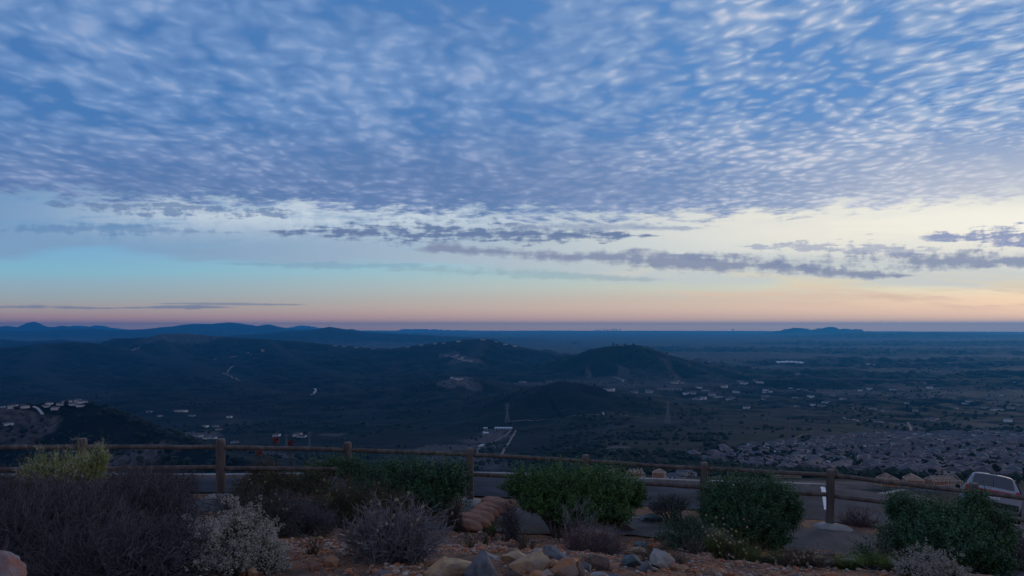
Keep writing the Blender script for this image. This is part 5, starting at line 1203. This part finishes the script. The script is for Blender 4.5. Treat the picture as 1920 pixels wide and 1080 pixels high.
def tree_mass(name, xs, ys, r0, r1, seed, sub=1, flat=0.8):
    rs = np.random.RandomState(seed); V0, F0 = ico(sub); n = len(xs); z = terrain_h(xs, ys); s = r0 + (r1 - r0) * rs.rand(n) ** 2
    q = V0[None] * (1 + 0.35 * (rs.rand(n, len(V0), 1) - 0.5) * 2) * s[:, None, None] * np.array([1, 1, flat]) + np.stack([xs, ys, z + s * flat * 0.55], 1)[:, None]
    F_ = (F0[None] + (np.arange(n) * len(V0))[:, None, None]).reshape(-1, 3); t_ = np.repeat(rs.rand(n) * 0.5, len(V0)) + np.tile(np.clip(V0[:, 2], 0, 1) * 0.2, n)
    return tag(link(name, mesh_np(name, q.reshape(-1, 3), tris=F_, tint=t_), TG), kind='stuff')
rest_t = np.array(tree_sites[n_tree:]); extra = []
for k in range(6000):
    px, Y = trs.uniform(1250, 1990), trs.uniform(500, 1850)
    if in_suburb(px, Y) and not in_any(PX(px) * Y, Y, 81): extra.append((PX(px) * Y, Y))
rest_t = np.concatenate([rest_t, np.array(extra)[:1900]]) if len(rest_t) else np.array(extra)
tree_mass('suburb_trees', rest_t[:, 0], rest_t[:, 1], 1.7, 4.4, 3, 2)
# valleys and hill slopes: woods and scrub that read as one mass
N = 52000; az_ = np.radians(trs.uniform(-39, 39, N)); r_ = np.exp(trs.uniform(math.log(650), math.log(7500), N)); xs, ys = r_ * np.sin(az_), r_ * np.cos(az_)
terrain_h(xs, ys); hl = ss(0.05, 0.4, HILLNESS); dn = fbm(xs / 160 + 4, ys / 160, 4); dn2 = fbm(xs / 520 + 1, ys / 520 + 9, 3)
pr_ = ss(-0.15, 0.45, dn + 0.6 * dn2) * (1 - 0.55 * hl)
keep = trs.rand(N) < pr_; pxs = xs / ys * FPX + 960
keep &= ~np.array([in_suburb(a, b) for a, b in zip(pxs, ys)])
xs, ys = xs[keep], ys[keep]
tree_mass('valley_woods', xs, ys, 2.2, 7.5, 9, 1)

# ------------------------------------------------------------------ scattered farm houses, sheds, estates: photo points
def rural(pts, group, where, scl=(0.9, 1.3), wis=(0, 1, 2), seed=1, name='country_house'):
    rs = np.random.RandomState(seed)
    order = sorted(range(len(pts)), key=lambda i: pts[i][0]); H = hits([pts[i] for i in order])
    for j, ((x, y, z)) in enumerate(H):
        wi = int(rs.choice(wis)); ri = int(rs.choice(3)); kd = int(rs.choice([1, 2, 2]))
        put_house((x, y, z), rs.uniform(-0.7, 0.7), kd, wi, ri, '%s house with %s roof %s' % (WALLN[wi], ROOFN[ri], where), group, rs.uniform(*scl), name)
rural([(6, 764), (24, 764), (15, 795), (45, 763), (86, 762), (104, 767), (116, 758), (126, 756), (137, 758), (146, 753), (155, 754), (152, 761), (92, 757)], 'pale houses on the near left knoll', 'on the near knoll at the left', (0.8, 1.2), (2, 2, 0), 2)
rural([(333, 772), (345, 771), (280, 772), (404, 800), (385, 801), (430, 783), (372, 818), (388, 823), (398, 822), (440, 830), (558, 817), (566, 819), (519, 818), (300, 780), (412, 806), (360, 780)], 'houses in the left valley', 'in the dark valley above the fence at left', (1.1, 1.7), (2, 0, 0), 3)
rural([(839, 667), (848, 669), (856, 671), (864, 673), (872, 676), (880, 677), (858, 668), (869, 670)], 'houses below the crest of the middle hill', 'on the slope below the crest of the middle hill', (2.0, 2.8), (0, 1, 0), 4)
rural([(628, 649), (645, 650), (668, 652), (684, 651), (700, 654), (765, 651), (790, 648), (816, 645), (832, 644), (860, 641), (905, 637), (930, 641), (948, 646), (965, 650)], 'houses along the crest of the middle hill', 'along the crest of the wide middle hill', (1.8, 2.6), (0, 1), 5)
rural([(848, 709), (855, 710), (862, 712)], 'houses on the bare knoll', 'on the bare pale knoll left of centre', (1.6, 2.2), (0, 1), 6)
rural([(980, 717), (1030, 716), (1140, 731), (1146, 732), (1190, 737), (1217, 736), (1271, 715), (1264, 718), (1279, 719), (1286, 739), (1291, 737), (1300, 738), (1307, 749), (1318, 748), (1346, 745), (1367, 749), (1372, 747), (1388, 716), (1395, 719), (1416, 714), (1424, 717), (1435, 736), (1435, 744), (1400, 766), (1335, 741), (1322, 733), (1310, 727), (1380, 735), (1358, 726)], 'houses at the foot of the peaked hill', 'in the valley at the foot of the peaked hill', (1.4, 2.4), (0, 2, 2, 1), 7)
rural([(1436, 733), (1445, 735), (1432, 749), (1482, 728), (1498, 730), (1490, 746), (1493, 762), (1524, 760), (1540, 762), (1550, 755), (1613, 733), (1630, 730), (1675, 731), (1696, 728), (1730, 718), (1743, 728), (1779, 733), (1737, 745), (1748, 744), (1810, 757), (1818, 753), (1847, 765), (1862, 770), (1870, 768), (1655, 771), (1665, 772), (1636, 767), (1602, 766), (1646, 791), (1633, 789), (1743, 788), (1752, 787), (1608, 685), (1628, 683), (1640, 684), (1732, 694), (1495, 703), (1902, 717), (1880, 742), (1856, 748), (1700, 757), (1580, 748), (1560, 741), (1716, 771), (1790, 765), (1895, 765), (1890, 790), (1520, 745)], 'scattered houses in the wide right valley', 'scattered over the wide valley on the right', (1.1, 2.0), (0, 2, 1, 2), 8)
# greenhouses that shine white in the distance, long shed, stable block
glassroof = mat('greenhouse_white', (0.82, 0.83, 0.84), (0.75, 0.76, 0.78), 0.05, 0.35)
for i, (px, py) in enumerate([(1461, 680.5), (1469, 680), (1477, 679.5), (1485, 680), (1493, 680.5), (1502, 681)]):
    x, y, z = hits([(px, py)])[0]; root = empty('greenhouse', ['leftmost bright white greenhouse of the distant row', 'second bright white greenhouse of the distant row from the left', 'third bright white greenhouse of the distant row from the left', 'fourth bright white greenhouse of the distant row from the left', 'fifth bright white greenhouse of the distant row from the left', 'rightmost bright white greenhouse of the distant row'][i], 'greenhouse', (x, y, z), 0.1 * (i % 3), 'white greenhouses far out in the right valley')
    a, b = MB(), MB(); a.box((0, 0, 3.0), (34, 60, 7.0)); hip(b, 0, 0, 34, 60, 6.5, 7.5, 0.6, True); a.build('wall', glassroof, root); b.build('roof', glassroof, root)
def long_building(px, py, w, d, h, lab, rz=0.0, wall=0, roofm=None, name='long_shed'):
    x, y, z = hits([(px, py)])[0]; root = empty(name, lab, 'shed', (x, y, z), rz); a, b, c = MB(), MB(), MB(); a.box((0, 0, h / 2 - 1.0), (w, d, h + 2)); hip(b, 0, 0, w, d, h + 0.02, d * 0.16, 0.7, True)
    for k in range(6): c.box((-w * 0.4 + w * 0.16 * k, -d / 2 - 0.05, h * 0.45), (w * 0.07, 0.1, h * 0.6))
    a.build('wall', WALLS[wall], root); b.build('roof', roofm or glassroof, root); c.build('doorways', DARKW, root)
bluewhite = mat('pale_blue_metal_roof', (0.50, 0.58, 0.64), (0.44, 0.52, 0.58), 0.3, 0.4)
long_building(944, 804, 52, 14, 3.2, 'long low shed with pale blue roof beside the dirt road', -0.04, 2, bluewhite)
long_building(1254, 731, 130, 26, 6, 'long tan stable block below the peaked hill', 0.05, 1, ROOFS[1], 'stable_block')
long_building(338, 771, 40, 14, 4.0, 'long white ranch building in the left valley', 0.2, 2, ROOFS[1], 'ranch_building')
for i, (px, py, lab) in enumerate([(910, 804, 'white roofed outbuilding left of the long pale blue shed'), (911, 813, 'white outbuilding just below the long pale blue shed'), (902, 837, 'pale blue roofed farmhouse below the long shed near the dirt road')]):
    long_building(px, py, 13, 9, 3.2, lab, 0.4 * i, 2, bluewhite if i != 1 else glassroof, 'outbuilding')
# water tank on the ridge road
x, y, z = hits([(1131, 778)])[0]; tk = empty('water_tank', 'small white water tank beside the ridge road on the central front hill', 'tank', (x, y, z)); a, b = MB(), MB()
a.bar((0, 0, -1), (0, 0, 7.5), 3.6, 20); b.bar((0, 0, 7.5), (0, 0, 9.0), 3.7, 20, r2=0.3); wt = mat('tank_paint', (0.50, 0.49, 0.55), (0.44, 0.43, 0.48), 0.3, 0.6); a.build('tank_body', wt, tk); b.build('tank_roof', wt, tk)

# ------------------------------------------------------------------ pylons, masts, skyline
steel = mat('galvanised_steel', (0.24, 0.25, 0.27), (0.18, 0.19, 0.21), 0.5, 0.6)
def pylon(px, py_foot, hpx, lab, arm_px=0.22):
    x, y, z = hits([(px, py_foot)])[0]; H = hpx * y / FPX; root = empty('transmission_tower', lab, 'pylon', (x, y, z), 0.25, 'lattice power line towers'); t_ = H * 0.006; a, b, ins = MB(), MB(), MB()
    def half(q): return H * (0.085 * (1 - q / 0.72) + 0.018 if q < 0.72 else 0.018)
    lv = [-0.02, 0.12, 0.25, 0.37, 0.48, 0.58, 0.66, 0.73, 0.80, 0.87, 0.94, 1.0]
    cor = [(1, 1), (-1, 1), (-1, -1), (1, -1)]
    for i in range(len(lv) - 1):
        h0, h1 = half(lv[i]), half(lv[i + 1]); z0, z1 = lv[i] * H, lv[i + 1] * H
        for k in range(4):
            c0, c1 = cor[k], cor[(k + 1) % 4]; a.bar((c0[0] * h0, c0[1] * h0, z0), (c0[0] * h1, c0[1] * h1, z1), t_, 4)
            a.bar((c0[0] * h0, c0[1] * h0, z0), (c1[0] * h1, c1[1] * h1, z1), t_ * 0.6, 4); a.bar((c1[0] * h0, c1[1] * h0, z0), (c0[0] * h1, c0[1] * h1, z1), t_ * 0.6, 4)
            a.bar((c0[0] * h1, c0[1] * h1, z1), (c1[0] * h1, c1[1] * h1, z1), t_ * 0.6, 4)
    a.build('lattice_mast', steel, root)
    for q, w in ((0.74, 0.13), (0.84, 0.15), (0.94, 0.12)):
        for s in (1, -1):
            b = MB(); b.bar((0, 0, q * H), (s * w * H, 0, q * H), t_ * 0.9, 4); b.bar((0, 0, (q + 0.045) * H), (s * w * H, 0, q * H), t_ * 0.7, 4); b.bar((s * w * H, 0, q * H), (s * w * H, 0, (q - 0.035) * H), t_ * 0.8, 4); b.build('cross_arm', steel, root)
pylon(951, 792, 36, 'lattice power tower standing above the long pale blue shed')
pylon(1252, 794, 42, 'lattice power tower on the right shoulder of the central front hill')
pylon(537, 837, 24, 'small lattice tower low in the valley left of its twin')
pylon(580, 838, 28, 'small lattice tower low in the valley nearer the leaning post')
def mast(px, py_foot, hpx, lab, sep=0.0):
    x, y, z = hits([(px, py_foot)])[0]; H = hpx * y / FPX; root = empty('radio_mast', lab, 'mast', (x, y, z)); a = MB(); a.bar((0, 0, -10), (0, 0, H), H * 0.05, 5, r2=H * 0.025); a.build('pole', steel, root)
    b = MB(); b.bar((0, 0, H * 0.75), (H * 0.0, 0, H * 0.98), H * 0.10, 8, r2=H * 0.06); b.build('antenna_cluster', steel, root)
mast(617, 613.3, 5, 'radio mast on top of the pointed blue peak'); mast(620, 613.6, 3.5, 'shorter radio mast right of the peak top one'); mast(1181, 647.6, 5, 'thin mast on top of the peaked hill')
x, y, z = hits([(1166, 648.2)])[0]
put_house((x, y, z), 0.2, 1, 1, 2, 'tan house on the very top of the peaked hill', 'buildings on the peaked hill', 1.5, 'hilltop_house')
for i, (px, lab) in enumerate([(1157, 'dark tree left of the hilltop house'), (1172, 'dark tree right of the hilltop house'), (1188, 'dark tree right of the thin hilltop mast'), (1251, 'dark tree on the right shoulder of the peaked hill'), (1149, 'lone dark tree at the left end of the peaked hilltop'), (1324, 'dark tree low on the right flank of the peaked hill')]):
    H_ = hits([(px, 649 if px < 1200 else (665 if px < 1300 else 684))])[0]; root = empty('ridge_tree', lab, 'tree', H_, i, 'trees on the peaked hill'); sc_ = 3.0 + 0.5 * (i % 3); root.scale = (sc_ * 1.3, sc_, sc_)
    for nm, me in zip(('crown', 'trunk'), tree_mesh[i % 5]): o = bpy.data.objects.new(nm, me); COL.objects.link(o); o.parent = root
twm = mat('far_tower', (0.16, 0.17, 0.19), (0.12, 0.13, 0.15), 0.01, 0.5)
for i, (px, w, h) in enumerate([(1118, 50, 60), (1122, 40, 90), (1127, 60, 60), (1133, 40, 100), (1139, 55, 70), (1146, 45, 95), (1151, 50, 120), (1156, 60, 80), (1163, 50, 105), (1374, 60, 90)]):
    Y = 40000.0; x = PX(px) * Y; z = th1(x, Y); a = MB(); a.box((0, 0, h / 2 + 10), (w, w * 0.8, h + 60)); a.box((0, 0, h + 50), (w * 0.5, w * 0.4, 14))
    tag(a.build('office_tower', twm, None, loc=(x, Y, z)), 'tiny distant high rise on the horizon above the peaked hill' if px < 1300 else 'lone distant high rise on the horizon near the low dark headland', 'tower', 'distant city skyline on the horizon')

# ------------------------------------------------------------------ dirt roads and trails
dirt = mat('dirt_road', (0.28, 0.20, 0.16), (0.20, 0.145, 0.12), 0.05, 0.95); pave = mat('pale_driveway', (0.46, 0.44, 0.43), (0.38, 0.36, 0.36), 0.05, 0.9)
TR = [([(954, 791), (985, 788), (1010, 789), (1060, 784), (1110, 778), (1160, 777), (1190, 781), (1232, 785)], 1.9, dirt), ([(968, 806), (960, 820), (952, 834), (944, 846), (938, 858)], 3.2, dirt),
      ([(402, 675), (440, 669), (470, 664), (492, 660), (496, 657)], 1.8, dirt), ([(452, 714), (430, 706), (418, 701), (430, 693), (441, 685)], 1.7, dirt), ([(583, 741), (589, 738), (592, 733), (590, 729)], 2.4, pave),
      ([(62, 763), (70, 766), (76, 772), (80, 778)], 3.4, pave), ([(1470, 834), (1486, 824), (1502, 816), (1522, 813)], 1.5, dirt), ([(246, 658), (254, 655), (260, 652)], 1.8, dirt),
      ([(1150, 708), (1160, 710), (1170, 713), (1167, 717)], 1.5, pave), ([(893, 851), (900, 840), (908, 833), (930, 827), (948, 817), (958, 807)], 2.6, dirt), ([(905, 812), (915, 806), (935, 806)], 1.8, pave),
      ([(1540, 830), (1520, 824), (1600, 818), (1660, 826)], 1.4, dirt), ([(1702, 792), (1706, 800), (1712, 812)], 3.0, dirt), ([(1580, 783), (1600, 787), (1610, 791)], 1.6, pave), ([(1235, 846), (1260, 850), (1310, 843)], 1.6, dirt), ([(840, 721), (858, 718), (878, 723)], 1.6, dirt)]
for pts, wpx, m_ in TR:
    H = hits(pts); d_ = np.mean([math.hypot(a[0], a[1]) for a in H])
    H = [H[0]] + [b for a, b in zip(H, H[1:]) if math.hypot(b[0] - a[0], b[1] - a[1]) < d_ * 0.6]
    if len(H) > 2: drape('dirt_track' if m_ is dirt else 'driveway', H, wpx * d_ / FPX * 1.3, m_, max(0.6, d_ * 0.0006))

# ------------------------------------------------------------------ timber framed houses under construction
lumber = mat('fresh_lumber', (0.70, 0.54, 0.42), (0.58, 0.43, 0.33), 0.8, 0.8); osb = mat('sheathing_board', (0.40, 0.17, 0.085), (0.31, 0.13, 0.065), 0.7, 0.85)
def framed_house(px, py, w, d, lab, rz=0.0, hgt=5.4):
    x, y, z = hits([(px, py)], 200)[0]; root = empty('framed_house', lab, 'house', (x, y, z), rz, 'timber framed houses under construction')
    s = MB(); n = int(w / 1.8)
    for k in range(n + 1):
        for yy_ in (-d / 2, d / 2): s.box((-w / 2 + w * k / n, yy_, hgt / 2 - 1), (0.16, 0.16, hgt + 2))
    for zz in (0.1, hgt / 2, hgt):
        for yy_ in (-d / 2, d / 2): s.box((0, yy_, zz), (w + 0.3, 0.24, 0.22))
    for k in range(int(d / 1.8)):
        for xx in (-w / 2, w / 2): s.box((xx, -d / 2 + 1.8 * k + 0.9, hgt / 2 - 1), (0.16, 0.16, hgt + 2))
    s.build('stud_frame', lumber, root)
    b = MB(); b.box((w * 0.18, d / 2 - 0.25, hgt * 0.5), (w * 0.55, 0.12, hgt * 0.96)); b.box((-w / 2 + 0.28, 0, hgt * 0.5), (0.12, d * 0.9, hgt * 0.96)); b.build('sheathing', osb, root)
    m_ = max(3, int(w / 3.0))
    for k in range(m_):
        t_ = MB(); xx = -w / 2 + w * (k + 0.5) / m_; r0 = 0.19; hz = hgt + 0.1; rise = d * 0.27
        t_.bar((xx, -d / 2 - 0.6, hz), (xx, 0, hz + rise), r0, 4); t_.bar((xx, d / 2 + 0.6, hz), (xx, 0, hz + rise), r0, 4); t_.bar((xx, -d / 2, hz), (xx, d / 2, hz), r0, 4); t_.bar((xx, 0, hz), (xx, 0, hz + rise), r0 * 0.7, 4); t_.bar((xx, -d / 4, hz), (xx, 0, hz + rise), r0 * 0.6, 4); t_.bar((xx, d / 4, hz), (xx, 0, hz + rise), r0 * 0.6, 4)
        t_.build('truss', lumber, root)
framed_house(1664, 911, 10, 12, 'framed house leftmost of the trio right of the tall post', 1.45); framed_house(1712, 912, 12, 11, 'framed house in the middle of the trio with open gables', 1.3); framed_house(1768, 913, 22, 11, 'long framed house with orange sheathing nearest the white car', 0.12)
framed_house(1150, 896, 12, 10, 'framed house just right of the post behind the wide hedge', 0.3); framed_house(1192, 897, 13, 11, 'framed house between two others behind the wide hedge end', 0.15); framed_house(1236, 898, 8, 10, 'narrow framed house with orange side wall before the open field', 1.2)
framed_house(1475, 896, 22, 10, 'low framed house peeking over the rail left of the tall post', 0.05, 3.0)
# nearer roofs beside the car
for px, py, sc, rz, lab, kd, wi in [(1893, 938, 1.1, 0.5, 'nearest house with a big grey roof right of the white car', 1, 1), (1935, 950, 1.1, -0.3, 'near house with a grey roof cut by the right edge', 0, 1), (1262, 896, 1.0, 0.2, 'grey blue low house left of the post by the rounded hedge', 2, 2), (1285, 892, 1.0, 0.9, 'tan house right of the grey blue low house behind the rails', 0, 1)]:
    x, y, z = hits([(px, py)], 150)[0]; put_house((x, y, z), rz, kd, wi, 2, lab, 'nearest finished houses below the parking lot', sc)
